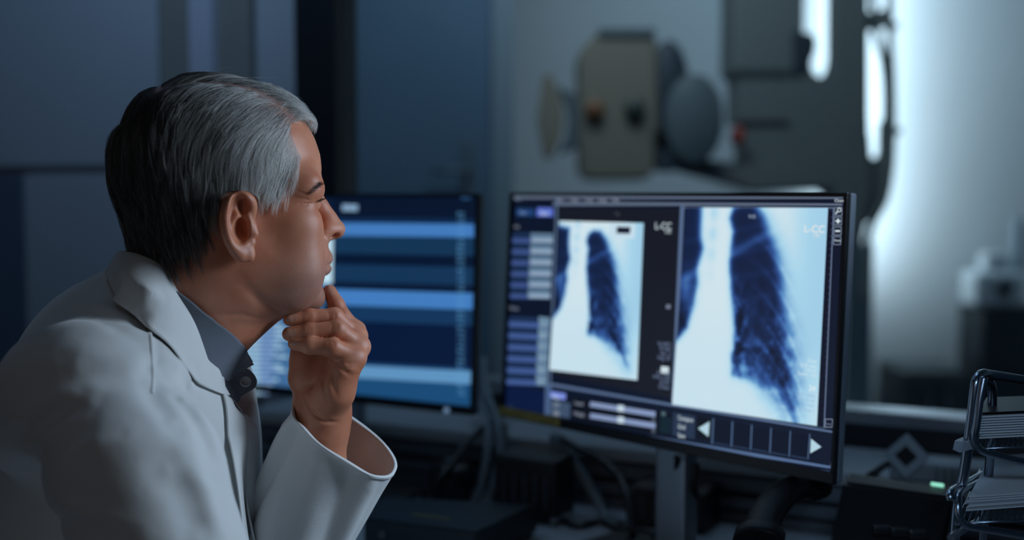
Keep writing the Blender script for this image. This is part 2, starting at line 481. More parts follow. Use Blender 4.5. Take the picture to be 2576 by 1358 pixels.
def monitor_body(M, W_, Hh, a, n, label, bez=.0048, chin=.0135, foot_back=.10):
    base = M.translation + (-n) * foot_back; base.z = DESK_Z
    e = empty('monitor', base, 0, label, 'monitor')
    e.rotation_euler = (0, 0, 0)
    I = Matrix.Translation(-base)
    def put(name, fn, m_, smooth=False):
        bm = bmesh.new(); fn(bm); bmesh.ops.transform(bm, matrix=I, verts=bm.verts); return obj(name, bm, m_, e, smooth)
    LM = M
    def housing(bm):
        box(bm, (0, .0095, 0), (W_, .012, Hh), LM, bev=.002)
        box(bm, (0, .028, -.02), (W_ * .62, .026, Hh * .55), LM, bev=.010)
    put('housing', housing, mat('monitor_edge_grey', (.22, .26, .32), .34))
    fr = mat('bezel_black', (.010, .011, .014), .35)
    for nm, c, s_ in (('bezel', (0, -.001, Hh / 2 - bez / 2), (W_, .009, bez)), ('bezel', (0, -.001, -Hh / 2 + chin / 2), (W_, .009, chin)),
                      ('bezel', (-W_ / 2 + bez / 2, -.001, (chin - bez) / 2), (bez, .009, Hh - bez - chin)), ('bezel', (W_ / 2 - bez / 2, -.001, (chin - bez) / 2), (bez, .009, Hh - bez - chin))):
        put(nm, lambda bm: box(bm, c, s_, LM, bev=.0012), fr)
    sw, sh = W_ - 2 * bez, Hh - bez - chin
    put('panel', lambda bm: box(bm, (0, .0020, (chin - bez) / 2), (sw, .003, sh), LM), mat('panel_black', (.006, .008, .014), .25))
    # stand: column and foot
    cb = M.translation - n * .052
    def col(bm):
        Rz = Matrix.Rotation(math.atan2(a.y, a.x), 4, 'Z')
        box(bm, (0, 0, 0), (.052, .030, M.translation.z - DESK_Z), Matrix.Translation((cb.x, cb.y, (M.translation.z + DESK_Z) / 2)) @ Rz, bev=.006)
    st = put('stand_column', col, mat('stand_silver', (.40, .46, .52), .35, .6))
    put('stand_foot', lambda bm: box(bm, (0, 0, 0), (.26, .19, .012), Matrix.Translation((cb.x + n.x * .03, cb.y + n.y * .03, DESK_Z + .0062)) @ Matrix.Rotation(math.atan2(a.y, a.x), 4, 'Z'), bev=.005), M_DARK)
    return e, sw, sh
def nfield(nx, ny, scale, seed):
    r = np.random.default_rng(seed); out = np.zeros((ny, nx)); amp = 1.0
    for o in range(4):
        n = max(2, int(scale * 2 ** o)); g = r.standard_normal((n + 2, n + 2))
        xs = np.linspace(0, n, nx); ys = np.linspace(0, n, ny)
        xi = xs.astype(int); yi = ys.astype(int); fx_ = xs - xi; fy_ = ys - yi
        fx_ = fx_ * fx_ * (3 - 2 * fx_); fy_ = fy_ * fy_ * (3 - 2 * fy_)
        g00 = g[yi][:, xi]; g10 = g[yi][:, xi + 1]; g01 = g[yi + 1][:, xi]; g11 = g[yi + 1][:, xi + 1]
        out += amp * ((g00 * (1 - fx_) + g10 * fx_) * (1 - fy_)[:, None] + (g01 * (1 - fx_) + g11 * fx_) * fy_[:, None]); amp *= .5
    return out
def soft(d, w): return 1 / (1 + np.exp(-d / w))
def polydist(X, Y, poly):                # signed distance (positive inside) of a closed outline
    best = np.full(X.shape, 1e9); ins = np.zeros(X.shape, bool); n = len(poly)
    for i in range(n):
        x0, y0 = poly[i]; x1, y1 = poly[(i + 1) % n]; dx, dy = x1 - x0, y1 - y0
        t = np.clip(((X - x0) * dx + (Y - y0) * dy) / (dx * dx + dy * dy + 1e-9), 0, 1)
        best = np.minimum(best, (X - x0 - dx * t) ** 2 + (Y - y0 - dy * t) ** 2)
        ins ^= ((y0 > Y) != (y1 > Y)) & (X < dx * (Y - y0) / (dy if abs(dy) > 1e-9 else 1e-9) + x0)
    return np.sqrt(best) * np.where(ins, 1, -1)
RAMP = np.array([srgb(14, 20, 36), srgb(24, 42, 84), srgb(48, 84, 150), srgb(92, 146, 200), srgb(168, 212, 234), srgb(214, 230, 236)])
def radiograph(nx, ny, crop):
    """chest film, 0..1 across and down; lung fields dark, spine and belly light"""
    u = np.linspace(crop[0], crop[1], nx)[None, :].repeat(ny, 0); v = np.linspace(crop[2], crop[3], ny)[:, None].repeat(nx, 1)
    n1 = nfield(nx, ny, 7, 3); n2 = nfield(nx, ny, 22, 4)
    uu = u + n1 * .004; vv = v + n1 * .004
    L = [(.36, .00), (.34, .05), (.37, .12), (.36, .26), (.37, .34), (.40, .50), (.42, .66), (.42, .80), (.52, .82), (.66, .88), (.78, .95), (.885, 1.03), (.865, .80), (.82, .62), (.78, .45), (.75, .32), (.70, .20), (.64, .10), (.58, .03), (.50, -.03), (.42, -.03)]
    R = [(.11, -.05), (.12, .07), (.13, .14), (.15, .20), (.12, .30), (.13, .38), (.11, .48), (.07, .60), (-.03, .68), (-.3, .7), (-.3, -.05)]
    dl = polydist(uu, vv, L); dr = polydist(uu, vv, R)
    lung = np.maximum(soft(dl, .010 + .016 * soft(u - .60, .04)), soft(dr, .012))
    base = .97 - .05 * soft(.80 - v, .1) * soft(u - .80, .05) + 0 * u
    base = base - .10 * np.exp(-((u - .22) / .035) ** 2) * soft(.28 - v, .05) * (1 + .5 * np.sin(v * 60))
    fill = np.full_like(u, .06)
    # ribs: arcs brighter than the lung
    for k in range(9):
        c = .05 + .115 * k
        yr = c + .9 * (u - .36) ** 2 * 1.6 + .05
        fill += (.05 + .09 * soft(u - .62, .05)) * np.exp(-(((v - yr) / .020) ** 2)) * soft(u - .52, .05)
        yb = c - .16 * (u - .40) + .06
        fill += .05 * np.exp(-(((v - yb) / .016) ** 2))
    fill += .20 * np.exp(-(((v - (.225 - .40 * (u - .36))) / .030) ** 2)) * soft(.70 - u, .04)        # collar bone
    fill += .34 * np.exp(-((dl / .050) ** 2)) * soft(u - .55, .05) + .03
    hil = np.exp(-(((u - .43 - .10 * (v - .5)) / .055) ** 2)) * soft(v - .33, .04) * soft(.84 - v, .04)
    fill += hil * (.12 + .17 * n2) * soft(v - .40, .06)
    fill += (.04 * n1 + .06 * n2) * soft(v - .5, .08) * 1.3 + .10 * soft(v - .62, .06)
    fill += .30 * np.exp(-((u - .05) / .05) ** 2) * np.exp(-((v - .42) / .09) ** 2)
    I = base * (1 - lung) + np.clip(fill, .02, .8) * lung
    I -= .12 * np.exp(-(((u - .90) / .03) ** 2)) * soft(v - .12, .05) * soft(.9 - v, .05) * .0
    I -= .15 * soft(u - .80, .04) * soft(.80 - v, .12) * (1 - lung) + .05 * soft(v - .6, .1) * (1 - lung)
    edge = np.minimum(np.minimum(u - crop[0], crop[1] - u), np.minimum(v - crop[2], crop[3] - v))
    I = np.clip(I, 0, 1)
    x = I * (len(RAMP) - 1); i = np.clip(x.astype(int), 0, len(RAMP) - 2); f = (x - i)[..., None]
    return RAMP[i] * (1 - f) + RAMP[i + 1] * f
def film(scr, name, corners, nx, ny, crop, parent, lv=1, flip=False):
    tl, tr, br, bl = [np.array(scr.uv(*c)) for c in corners]
    img = radiograph(nx, ny, crop)
    s_, t_ = np.meshgrid(np.linspace(0, 1, nx), np.linspace(0, 1, ny))
    s_ = s_[..., None]; t_ = t_[..., None]
    p = (tl * (1 - s_) + tr * s_) * (1 - t_) + (bl * (1 - s_) + br * s_) * t_
    V = np.stack([p[..., 0], np.full((ny, nx), -scr.lv * lv), p[..., 1]], -1).reshape(-1, 3)
    i, j = np.meshgrid(np.arange(ny - 1), np.arange(nx - 1), indexing='ij')
    k = (i * nx + j).ravel()
    F = np.stack([k, k + nx, k + nx + 1, k + 1], 1)
    me = np_mesh(name, V, F)
    ca = me.attributes.new('pixel', 'FLOAT_COLOR', 'POINT')
    ca.data.foreach_set('color', np.concatenate([img.reshape(-1, 3), np.ones((nx * ny, 1))], 1).astype(np.float32).ravel())
    o = link(name, me, SCREEN, parent)
    o.matrix_basis = Matrix.Translation(-parent.location) @ scr.M
    return o
# ---- large monitor with the chest film
TR = P(2138, 485, 1.30)
M1, n1_, a1, nn1 = monitor(TR, (-.687, .727, 0), .553, .330, .056, '')
mon1, sw1, sh1 = monitor_body(M1, .553, .330, a1, nn1, 'large black framed monitor showing two blue chest radiographs, at the right of the desk')
S = Screen(M1, n1_)
C_ = srgb
BG = C_(12, 18, 34); GR = C_(74, 88, 116); LG = C_(120, 138, 170); WH = C_(205, 222, 230)
def quad(scr, x0, y0, x1, y1, x2, y2, x3, y3, c, lv=1): scr.poly([(x0, y0), (x1, y1), (x2, y2), (x3, y3)], c, lv)
full = [(-sw1 / 2 + .0005, sh1 / 2 + .0025), (sw1 / 2 - .0005, sh1 / 2 + .0025), (sw1 / 2 - .0005, -sh1 / 2 + .0035), (-sw1 / 2 + .0005, -sh1 / 2 + .0035)]
S.poly(full[::-1], C_(10, 17, 34), .5, True)
quad(S, 1290, 489, 2120, 498, 2090, 1185, 1270, 1045, C_(11, 20, 40), .7)
# header bars
quad(S, 1292, 492, 2121, 496, 2121, 500, 1292, 500, C_(95, 108, 130), 1.2)
quad(S, 1392, 508, 2120, 512, 2120, 517, 1392, 517, C_(95, 108, 130), 1.2)
quad(S, 1394, 522, 1712, 524, 1694, 1002, 1380, 942, C_(22, 25, 36), 1.0)
quad(S, 1722, 524, 2098, 524, 2072, 1074, 1690, 1022, C_(10, 14, 34), 1.0)
quad(S, 1712, 518, 1722, 518, 1698, 1010, 1690, 1008, C_(86, 106, 140), 1.4)
S.line((1402, 500), (1384, 962), .0042, C_(78, 98, 128), 1.4)
for i, t in enumerate(('File', 'View', 'Tools', 'Image', 'Help')): S.text(t, 1404 + i * 34, 507, .0066, C_(150, 160, 175), 2)
S.text('Close', 2100, 508, .0050, WH, 2)
S.text('PACS', 1295, 504, .0062, C_(120, 132, 150), 2)
# left-hand column of lists
quad(S, 1300, 524, 1345, 525, 1344, 544, 1299, 543, C_(30, 62, 110), 1.2)
quad(S, 1352, 522, 1392, 523, 1392, 545, 1350, 544, C_(88, 110, 200), 1.2)
S.text('New', 1307, 539, .008, C_(120, 150, 190), 2); S.text('Open', 1358, 540, .008, WH, 2)
S.text('Info', 1294, 574, .0075, C_(130, 140, 150), 2)
for k in range(6):
    y = 586 + k * 28; dx = -k * 1.4
    quad(S, 1288 + dx, y, 1392 + dx, y + 1, 1392 + dx, y + 9, 1288 + dx, y + 8, C_(30, 52, 88), 1.2)
    quad(S, 1288 + dx, y + 13, 1392 + dx, y + 15, 1392 + dx, y + 26, 1288 + dx, y + 24, C_(62, 84, 140), 1.2)
    quad(S, 1336 + dx, y, 1392 + dx, y + 1, 1392 + dx, y + 26, 1336 + dx, y + 24, C_(96, 124, 150), 1.3)
    quad(S, 1338 + dx, y + 14, 1391 + dx, y + 15, 1391 + dx, y + 23, 1338 + dx, y + 22, C_(150, 172, 196), 1.4)
    for j in range(6): S.text('0427913586'[j + (k % 3):j + 2 + (k % 3)], 1340 + dx + j * 9, y + 11, .0050, C_(44, 66, 92), 2)
S.text('Series', 1283, 778, .0078, C_(130, 142, 158), 2)
for k in range(6):
    y = 796 + k * 29; dx = -k * 1.4
    quad(S, 1280 + dx, y, 1384 + dx, y + 5, 1384 + dx, y + 16, 1280 + dx, y + 11, C_(30, 50, 86), 1.2)
    quad(S, 1280 + dx, y + 13, 1384 + dx, y + 18, 1384 + dx, y + 30, 1280 + dx, y + 25, C_(66, 92, 150), 1.2)
    quad(S, 1356 + dx, y, 1384 + dx, y + 3, 1384 + dx, y + 29, 1356 + dx, y + 26, C_(104, 134, 160), 1.3)
    S.text(('12', '08', '31', '19', '44', '27')[k], 1362 + dx, y + 24, .0080, C_(170, 190, 205), 2)
quad(S, 1268, 966, 1374, 985, 1370, 1058, 1266, 1034, C_(10, 24, 60), 1.1)
S.text('v 2.1', 1278, 1026, .006, C_(70, 90, 130), 2)
# lower tool strip
quad(S, 1380, 962, 2098, 1084, 2097, 1089, 1379, 970, C_(84, 104, 138), 1.3)
quad(S, 1378, 1052, 2090, 1172, 2090, 1178, 1377, 1066, C_(84, 108, 146), 1.3)
quad(S, 1372, 968, 1388, 971, 1386, 1060, 1370, 1057, C_(70, 92, 130), 1.3)
S.line((1380, 1070), (2088, 1186), .0016, C_(80, 100, 140), 1.3)
S.line((2098, 1086), (2090, 1175), .0009, LG, 1.6)
quad(S, 1386, 984, 1424, 990, 1423, 1006, 1385, 1000, C_(120, 140, 220), 1.4)
S.text('Main', 1390, 1001, .0075, WH, 2)
quad(S, 1384, 1006, 1436, 1014, 1434, 1052, 1382, 1044, C_(60, 78, 104), 1.35)
S.text('CT', 1394, 1022, .0085, C_(180, 188, 196), 2); S.text('XR', 1393, 1043, .0085, C_(180, 188, 196), 2)
quad(S, 1440, 998, 1690, 1040, 1688, 1098, 1437, 1054, C_(10, 15, 28), 1.35)
S.text('Level', 1446, 1017, .0080, C_(150, 158, 178), 2); S.text('Width', 1444, 1044, .0080, C_(150, 158, 178), 2)
for dy in (0, 29):
    quad(S, 1486, 1010 + dy, 1650, 1035 + dy, 1649, 1049 + dy, 1484, 1022 + dy, C_(130, 148, 186), 1.5)
    quad(S, 1555, 1018 + dy, 1571, 1020 + dy, 1570, 1036 + dy, 1554, 1034 + dy, C_(190, 210, 225), 1.7)
    S.text('00', 1640, 1060 + dy * .95, .006, C_(120, 132, 150), 2)
S.text('50', 1664, 1044, .007, C_(120, 150, 160), 2)
quad(S, 1662, 1046, 1690, 1051, 1688, 1092, 1660, 1087, C_(14, 34, 46), 1.5)
quad(S, 1694, 1036, 1750, 1046, 1748, 1104, 1692, 1094, C_(36, 50, 74), 1.4)
for t, y in (('Compare', 1055), ('Grid', 1077), ('Save', 1099)): S.text(t, 1706, y, .0082, WH, 2, sx=.78)
quad(S, 1756, 1047, 1794, 1053, 1790, 1108, 1752, 1102, C_(8, 14, 26), 1.5)
S.poly([(1757, 1077), (1786, 1060), (1783, 1098)], C_(176, 208, 222), 1.9)
for k in range(5):
    x0 = 1800 + k * 48.5; y0 = 1056 + k * 8
    quad(S, x0, y0, x0 + 38, y0 + 6, x0 + 35, y0 + 64, x0 - 3, y0 + 57, C_(8, 15, 34), 1.5)
    S.line((x0 - 5, y0 - 4), (x0 - 8, y0 + 60), .0010 + .0006 * (5 - k) / 5, C_(84, 110, 146), 1.6)
    S.line((x0 - 3, y0 + 58), (x0 + 35, y0 + 65), .0006, C_(60, 84, 120), 1.6)
S.line((2038, 1091), (2033, 1155), .0010, C_(84, 110, 146), 1.6)
S.poly([(2041, 1103), (2067, 1124), (2039, 1140)], C_(176, 208, 222), 1.9)
S.poly([(1536, 561), (1600, 563), (1598, 600), (1534, 597)], C_(196, 220, 234), 2.6)
S.poly([(1553, 570), (1588, 571), (1586, 588), (1552, 587)], C_(26, 30, 48), 2.9)
# right-hand tools
S.line((2098, 522), (2074, 1076), .0009, LG, 1.6)
S.line((1722, 522), (2098, 523), .0009, LG, 1.6)
S.line((1693, 1020), (2074, 1076), .0007, C_(70, 90, 120), 1.6)
for (x, y) in ((2101, 522), (2100, 546), (2099, 571), (2098, 595), (2077, 1054)):
    w_ = 18; h_ = 20
    for a_2, b_2 in (((x, y), (x + w_, y)), ((x + w_, y), (x + w_ - .5, y + h_)), ((x, y), (x - .5, y + h_)), ((x - .5, y + h_), (x + w_ - .5, y + h_))):
        S.line(a_2, b_2, .0006, C_(140, 156, 180), 1.6)
S.line((2103, 538), (2108, 532), .0014, WH, 2.0)
cu_, cv_ = S.uv(2112, 528)
for k in range(20):
    t0, t1 = 2 * math.pi * k / 20, 2 * math.pi * (k + 1) / 20
    S.poly([(cu_ + r_ * math.cos(t_), cv_ + r_ * math.sin(t_)) for r_, t_ in ((.0026, t0), (.0026, t1), (.0017, t1), (.0017, t0))], WH, 2.0, True)
S.line((2103, 556), (2115, 556), .0018, WH, 2.0); S.line((2109, 550), (2109, 562), .0022, WH, 2.0)
S.line((2102, 581), (2114, 581), .0020, WH, 2.0)
S.text('Reset', 2099.5, 607, .0036, WH, 2); S.text('more', 2078, 1067, .0032, C_(130, 140, 170), 2)
for k in range(34):
    S.line((2091 - k * .6, 530 + k * 16), (2095 - k * .6, 530 + k * 16), .0006, C_(70, 84, 112), 1.6)
for t, x, y, h_, c in (('L-CC', 1648, 576, .0125, WH), ('1:01', 1672, 587, .007, WH), ('Top', 1546, 541, .006, C_(80, 84, 92))):
    S.text(t, x, y, h_, c, 2)
for i, (t, y) in enumerate((('Id 4471', 872), ('M 057', 884), ('Ser. 2', 896), ('Img. 01', 907), ('kV 120', 1 + 944), ('mAs 3.20', 956), ('23.07', 968), ('Chest', 980))):
    S.text(t, 1690 - (y - 870) * .05, y, .0074, C_(110, 126, 158), 2, 'RIGHT')
S.poly([(1664, 921), (1683, 923), (1683, 940), (1663, 938)], C_(205, 222, 230), 1.8)
S.poly([(1677, 766), (1688, 766), (1687, 777), (1676, 776)], C_(110, 120, 140), 1.8)
film(S, 'radiograph', [(1408, 556), (1620, 561), (1604, 956), (1383, 930)], 110, 170, (-.02, 1.0, -.10, 1.12), mon1, 2.2)
film(S, 'radiograph', [(1726, 522), (2084, 523), (2056, 1071), (1692, 1017)], 260, 330, (0.0, 1.0, 0.0, 1.0), mon1, 2.2)
S.text('L-CC', 2025, 584, .0118, C_(238, 232, 226), 7, sx=1.05); S.text('1:01', 2047, 596, .0062, C_(225, 222, 220), 7)
S.text('24', 2054, 984, .0088, C_(232, 236, 236), 7, 'RIGHT'); S.text('9:05', 1886, 549, .0062, C_(150, 168, 190), 7)
for t, y in (('Dose', 913), ('3.20 mAs', 926), ('120 kV', 937), ('Zoom 1.22', 948)): S.text(t, 2057, y, .0056, C_(214, 230, 236), 7, 'RIGHT')
for t, y in (('23.07 2020', 1000), ('Thorax ap', 1011), ('Chest', 1024), ('Group 1', 1037)): S.text(t, 2052, y, .0056, C_(150, 180, 214), 7, 'RIGHT')
gm = S.build('screen_graphics', mon1)
gm.matrix_basis = Matrix.Translation(-mon1.location) @ M1
# yellow inventory strip on the lower left of the frame
bm = bmesh.new(); box(bm, (-sw1 / 2 + .055, -.0062, -.330 / 2 + .009), (.125, .0012, .013), M1)
bmesh.ops.transform(bm, matrix=Matrix.Translation(-mon1.location), verts=bm.verts)
obj('yellow_strip', bm, mat('yellow_tape', (.30, .24, .06), .6, noise=.3, nscale=60), mon1)['label'] = 'dull yellow strip'
# ---- second monitor with lists
TR2 = P(1207, 487, 1.74)
M2, n2_, a2, nn2 = monitor(TR2, (-.875, .485, 0), .560, .335, .055, '')
mon2, sw2, sh2 = monitor_body(M2, .560, .335, a2, nn2, 'black monitor with horizontal blue list rows, behind the hand of the seated man')
U = Screen(M2, n2_)
U.poly([(-sw2 / 2 + .0005, sh2 / 2 + .0025), (sw2 / 2 - .0005, sh2 / 2 + .0025), (sw2 / 2 - .0005, -sh2 / 2 + .0035), (-sw2 / 2 + .0005, -sh2 / 2 + .0035)][::-1], C_(9, 26, 52), .5, True)
_uv2 = U.uv
U.uv = lambda x, y: (lambda p: (min(max(p[0], -sw2 / 2 + .0008), sw2 / 2 - .0008), p[1]))(_uv2(x, y))
def row(y0, y1, c, x0=838, x1=1192, lv=1.0, k=.034):
    f = lambda x, y: (x, y + (x - 1000) * k * ((y - 484) / 280.0))
    U.poly([f(x0, y0), f(x1, y0), f(x1, y1), f(x0, y1)], c, lv)
for y0, y1, c in ((494, 548, (7, 20, 42)), (548, 562, (14, 40, 74)), (562, 594, (66, 122, 188)), (594, 640, (20, 52, 84)), (640, 668, (6, 22, 48)), (668, 712, (20, 52, 86)), (712, 730, (9, 26, 52)),
                  (732, 772, (66, 124, 190)), (772, 812, (20, 54, 90)), (812, 916, (7, 24, 56)), (916, 924, (24, 62, 104)), (924, 956, (94, 146, 190)), (956, 1018, (26, 74, 118))):
    row(y0, y1, C_(*c))
for k in range(13):
    y = 540 + k * 35
    for j in range(3):
        U.text(('08:14', '11:52', '17:36', '09:20')[(k + j) % 4], 1150, y + j * 11.5 + (k * .9), .0060, C_(90, 150, 196), 2)
row(540, 1000, C_(20, 58, 98), 1150, 1186, .9)
for t, x, y in (('Ward', 1160, 500), ):
    U.text(t, x, y + 2, .007, C_(60, 110, 160), 2)
U.poly([(862, 514), (901, 515), (900, 531), (861, 530)], C_(128, 160, 190), 1.8)
# bright report pane left of the list
U.poly([(420, 560), (838, 600), (836, 712), (420, 700)], C_(190, 224, 240), 1.6)
U.poly([(420, 690), (835, 712), (740, 990), (420, 960)], C_(62, 104, 150), 1.5)
for k in range(17):
    y = 800 + k * 11.5; L_ = (60, 95, 110, 100, 118, 90, 105, 80, 112, 70, 96, 108, 60, 88, 74, 92, 50)[k]
    U.poly([(560, y), (612 + L_, y + 2), (612 + L_, y + 8), (560, y + 6)], C_(168, 206, 228), 1.9)
    U.poly([(655, y + 1), (662 + L_ * .3, y + 2), (662 + L_ * .3, y + 8), (655, y + 7)], C_(128, 160, 205), 2.0)
gu = U.build('screen_graphics', mon2); gu.matrix_basis = Matrix.Translation(-mon2.location) @ M2
bm = bmesh.new(); lathe(bm, [(.0001, 0), (.0045, 0), (.0045, .002), (.0001, .0025)], M=M2 @ Matrix.Translation((.235, -.0055, -.163)) @ Matrix.Rotation(math.radians(90), 4, 'X'), n=18)
bmesh.ops.transform(bm, matrix=Matrix.Translation(-mon2.location), verts=bm.verts)
obj('power_button', bm, mat('button_lit', (.3, .4, .5), .4, emit=(.3, .5, .8), estr=.35), mon2)
# ------------------------------------------------------------------ exam room beyond the glass: ceiling-hung X-ray stand
YM = 3.50
def mm(n): return n / FPX * YM                 # n pixels of the photo as metres at the stand's distance
def slabpoly(name, pts, Y, depth, mat_, parent, bev=.006):
    bm = bmesh.new()
    f = bm.faces.new([bm.verts.new(P(x, y, Y)) for x, y in pts])
    e = bmesh.ops.extrude_face_region(bm, geom=[f])
    bmesh.ops.translate(bm, vec=(0, depth, 0), verts=[v for v in e['geom'] if isinstance(v, bmesh.types.BMVert)])
    bmesh.ops.recalc_face_normals(bm, faces=bm.faces)
    if bev: bmesh.ops.bevel(bm, geom=list(bm.edges), offset=bev, segments=2, affect='EDGES')
    return obj(name, bm, mat_, parent)
def rc(x0, y0, x1, y1, r=0, n=5):
    """rounded rectangle outline in photo pixels"""
    if r == 0: return [(x0, y0), (x1, y0), (x1, y1), (x0, y1)]
    out = []
    for cx, cy, a0 in ((x1 - r, y0 + r, -90), (x1 - r, y1 - r, 0), (x0 + r, y1 - r, 90), (x0 + r, y0 + r, 180)):
        for k in range(n + 1):
            a = math.radians(a0 + 90 * k / n); out.append((cx + r * math.cos(a), cy + r * math.sin(a)))
    return out
M_XG = mat('stand_grey', (.20, .235, .235), .5)
M_XB = mat('stand_beige', (.26, .245, .195), .55)
M_XD = mat('stand_dark', (.045, .065, .085), .5)
M_XS = mat('stand_slate', (.13, .175, .195), .5)
def disc(name, px, py, Y, r, depth, m_, parent, sy=1.0):
    bm = bmesh.new()
    c = P(px, py, Y)
    lathe(bm, [(.0001, 0), (r * .92, 0), (r, .006), (r, depth - .006), (r * .92, depth), (.0001, depth)], M=Matrix.Translation(c) @ Matrix.Rotation(math.radians(-90), 4, 'X') @ Matrix.Diagonal((1, sy, 1, 1)), n=36)
    return obj(name, bm, m_, parent)
# telescopic column from the ceiling
cb_ = P(1915, 430, YM + .15)
col_t = empty('xray_machine', (cb_.x, cb_.y, 2.755), 0, 'ceiling-hung X-ray machine with beige tube head and grey column, beyond the glass', 'X-ray machine')
col_i = Vector(col_t.location)
def cbox(name, x0, x1, y0, y1, dep, m_, z1=None):
    a = P(x0, y1, YM + .15); b = P(x1, y0, YM + .15)
    zt = z1 if z1 else b.z
    bm = bmesh.new(); box(bm, ((a.x + b.x) / 2 - col_i.x, 0, (a.z + zt) / 2 - col_i.z), (b.x - a.x, dep, zt - a.z), bev=.008)
    return obj(name, bm, m_, col_t)
cbox('column_section', 1828, 2000, 0, 190, .24, M_XG, 2.757)
cbox('column_section', 1842, 1990, 188, 312, .21, M_XG)
cbox('column_section', 1858, 1984, 310, 432, .18, M_XG)
cbox('column_collar', 1836, 1994, 178, 196, .235, M_XS)
# tube head: housing, ring, block with knobs
hd = P(1660, 300, YM)
head = col_t
head_i = Matrix.Translation(-hd)
def under(o, root): 
    o.parent = root; o.data.transform(Matrix.Translation(-Vector(root.location))); return o
under(slabpoly('collimator_block', [(1500, 84), (1512, 78), (1640, 74), (1652, 90), (1656, 330), (1648, 345), (1648, 440), (1630, 452), (1478, 452), (1462, 438), (1458, 130)], YM - .04, .24, M_XB, head, .012), head)
under(slabpoly('block_lid', rc(1506, 70, 1650, 92, 8), YM - .05, .26, M_XS, head, .004), head)
under(disc('knob', 1497, 275, YM - .065, mm(24), .03, mat('brown_knob', (.22, .10, .04), .5), head), head)['label'] = 'brown round knob'
under(disc('knob', 1598, 270, YM - .065, mm(26), .03, mat('green_knob', (.06, .08, .07), .5), head), head)['label'] = 'dark green round knob'
under(disc('swivel_ring', 1682, 225, YM - .02, mm(52), .18, M_XD, head, 2.35), head)
under(disc('tube_housing', 1748, 300, YM - .05, mm(72), .26, M_XS, head, 1.55), head)
under(slabpoly('handle', [(1366, 190), (1386, 182), (1412, 250), (1420, 300), (1410, 350), (1386, 404), (1368, 396), (1352, 300)], YM - .03, .06, M_XB, head), head)
under(slabpoly('handle_arm', [(1404, 215), (1464, 246), (1464, 366), (1404, 392), (1426, 340), (1430, 285)], YM + .0, .05, M_XS, head), head)
under(slabpoly('arm', [(1640, 340), (1664, 318), (1700, 372), (1770, 400), (1850, 410), (1990, 418), (2108, 330), (2190, 330), (2200, 480), (2170, 620), (2140, 620), (2090, 478), (1900, 482), (1800, 452), (1720, 432), (1650, 388)], YM + .02, .14, M_XG, head, .010), head)
under(slabpoly('lower_grip', rc(1652, 372, 1704, 432, 12), YM - .03, .06, M_XD, head), head)
under(disc('indicator', 1860, 342, YM + .0, mm(15), .06, mat('red_cap', (.42, .07, .05), .5), head, 1.6), head)['label'] = 'small red cap'
# bracket plate with its long opening, beside the column
bk = P(2110, 300, YM)
brk = col_t
under(slabpoly('bracket_plate', [(1990, 200), (2008, 120), (2000, 84), (2052, 92), (2056, 120), (2040, 160), (2050, 188), (2070, 194), (2090, 186), (2101, 150), (2104, -240), (2186, -240), (2186, 400), (2192, 470), (2120, 478), (1990, 430)], YM + .03, .10, M_XG, brk, .006), brk)
under(slabpoly('rear_cover', [(1996, 76), (2050, 84), (2056, 110), (2030, 180), (1996, 196)], YM + .02, .12, M_XD, brk, .006), brk)
under(slabpoly('upper_bridge', [(2104, 10), (2186, 30), (2236, 20), (2238, 66), (2186, 76), (2104, 60)], YM + .05, .05, M_XG, brk, .006), brk)
under(slabpoly('side_plate', [(2150, 320), (2187, 300), (2187, 380), (2196, 398), (2212, 402), (2226, 390), (2228, 300), (2240, 300), (2240, 440), (2220, 520), (2198, 560), (2150, 560)], YM + .04, .08, M_XG, brk, .006), brk)
def cable(name, pts, r, m_, label, cat='cable', root=True, n=8, seg=6):
    cc = catmull([tuple(p) for p in pts], seg)
    bm = bmesh.new(); tube(bm, [Vector(c) for c in cc], r, n)
    o = obj(name, bm, m_)
    return tag(o, label, cat)
M_RUB = mat('rubber_black', (.012, .014, .017), .55)
c_ = under(cable('stand_cable', [P(2236, -260, YM), P(2238, 60, YM), P(2243, 200, YM), P(2244, 330, YM), P(2240, 420, YM), P(2226, 500, YM), P(2196, 560, YM), P(2178, 640, YM), P(2172, 760, YM)], .0125, M_XG, None, None), col_t)
for x, y in ((2243, 66), (2250, 330)):
    bm = bmesh.new(); box(bm, P(x, y, YM), (.032, .034, .022), bev=.006); under(obj('cable_clip', bm, M_XS, c_), col_t).parent = c_
# corrugated hose in the opening
hose = [Vector(c) for c in catmull([tuple(P(*p)) for p in ((2196, -240, YM + .12), (2202, 60, YM + .12), (2222, 150, YM + .12), (2230, 230, YM + .12), (2228, 320, YM + .12), (2214, 430, YM + .12))], 26)]
bm = bmesh.new(); tube(bm, hose, [.011 + .0025 * (k % 2) for k in range(len(hose))], 10)
under(obj('corrugated_hose', bm, M_XG), col_t)
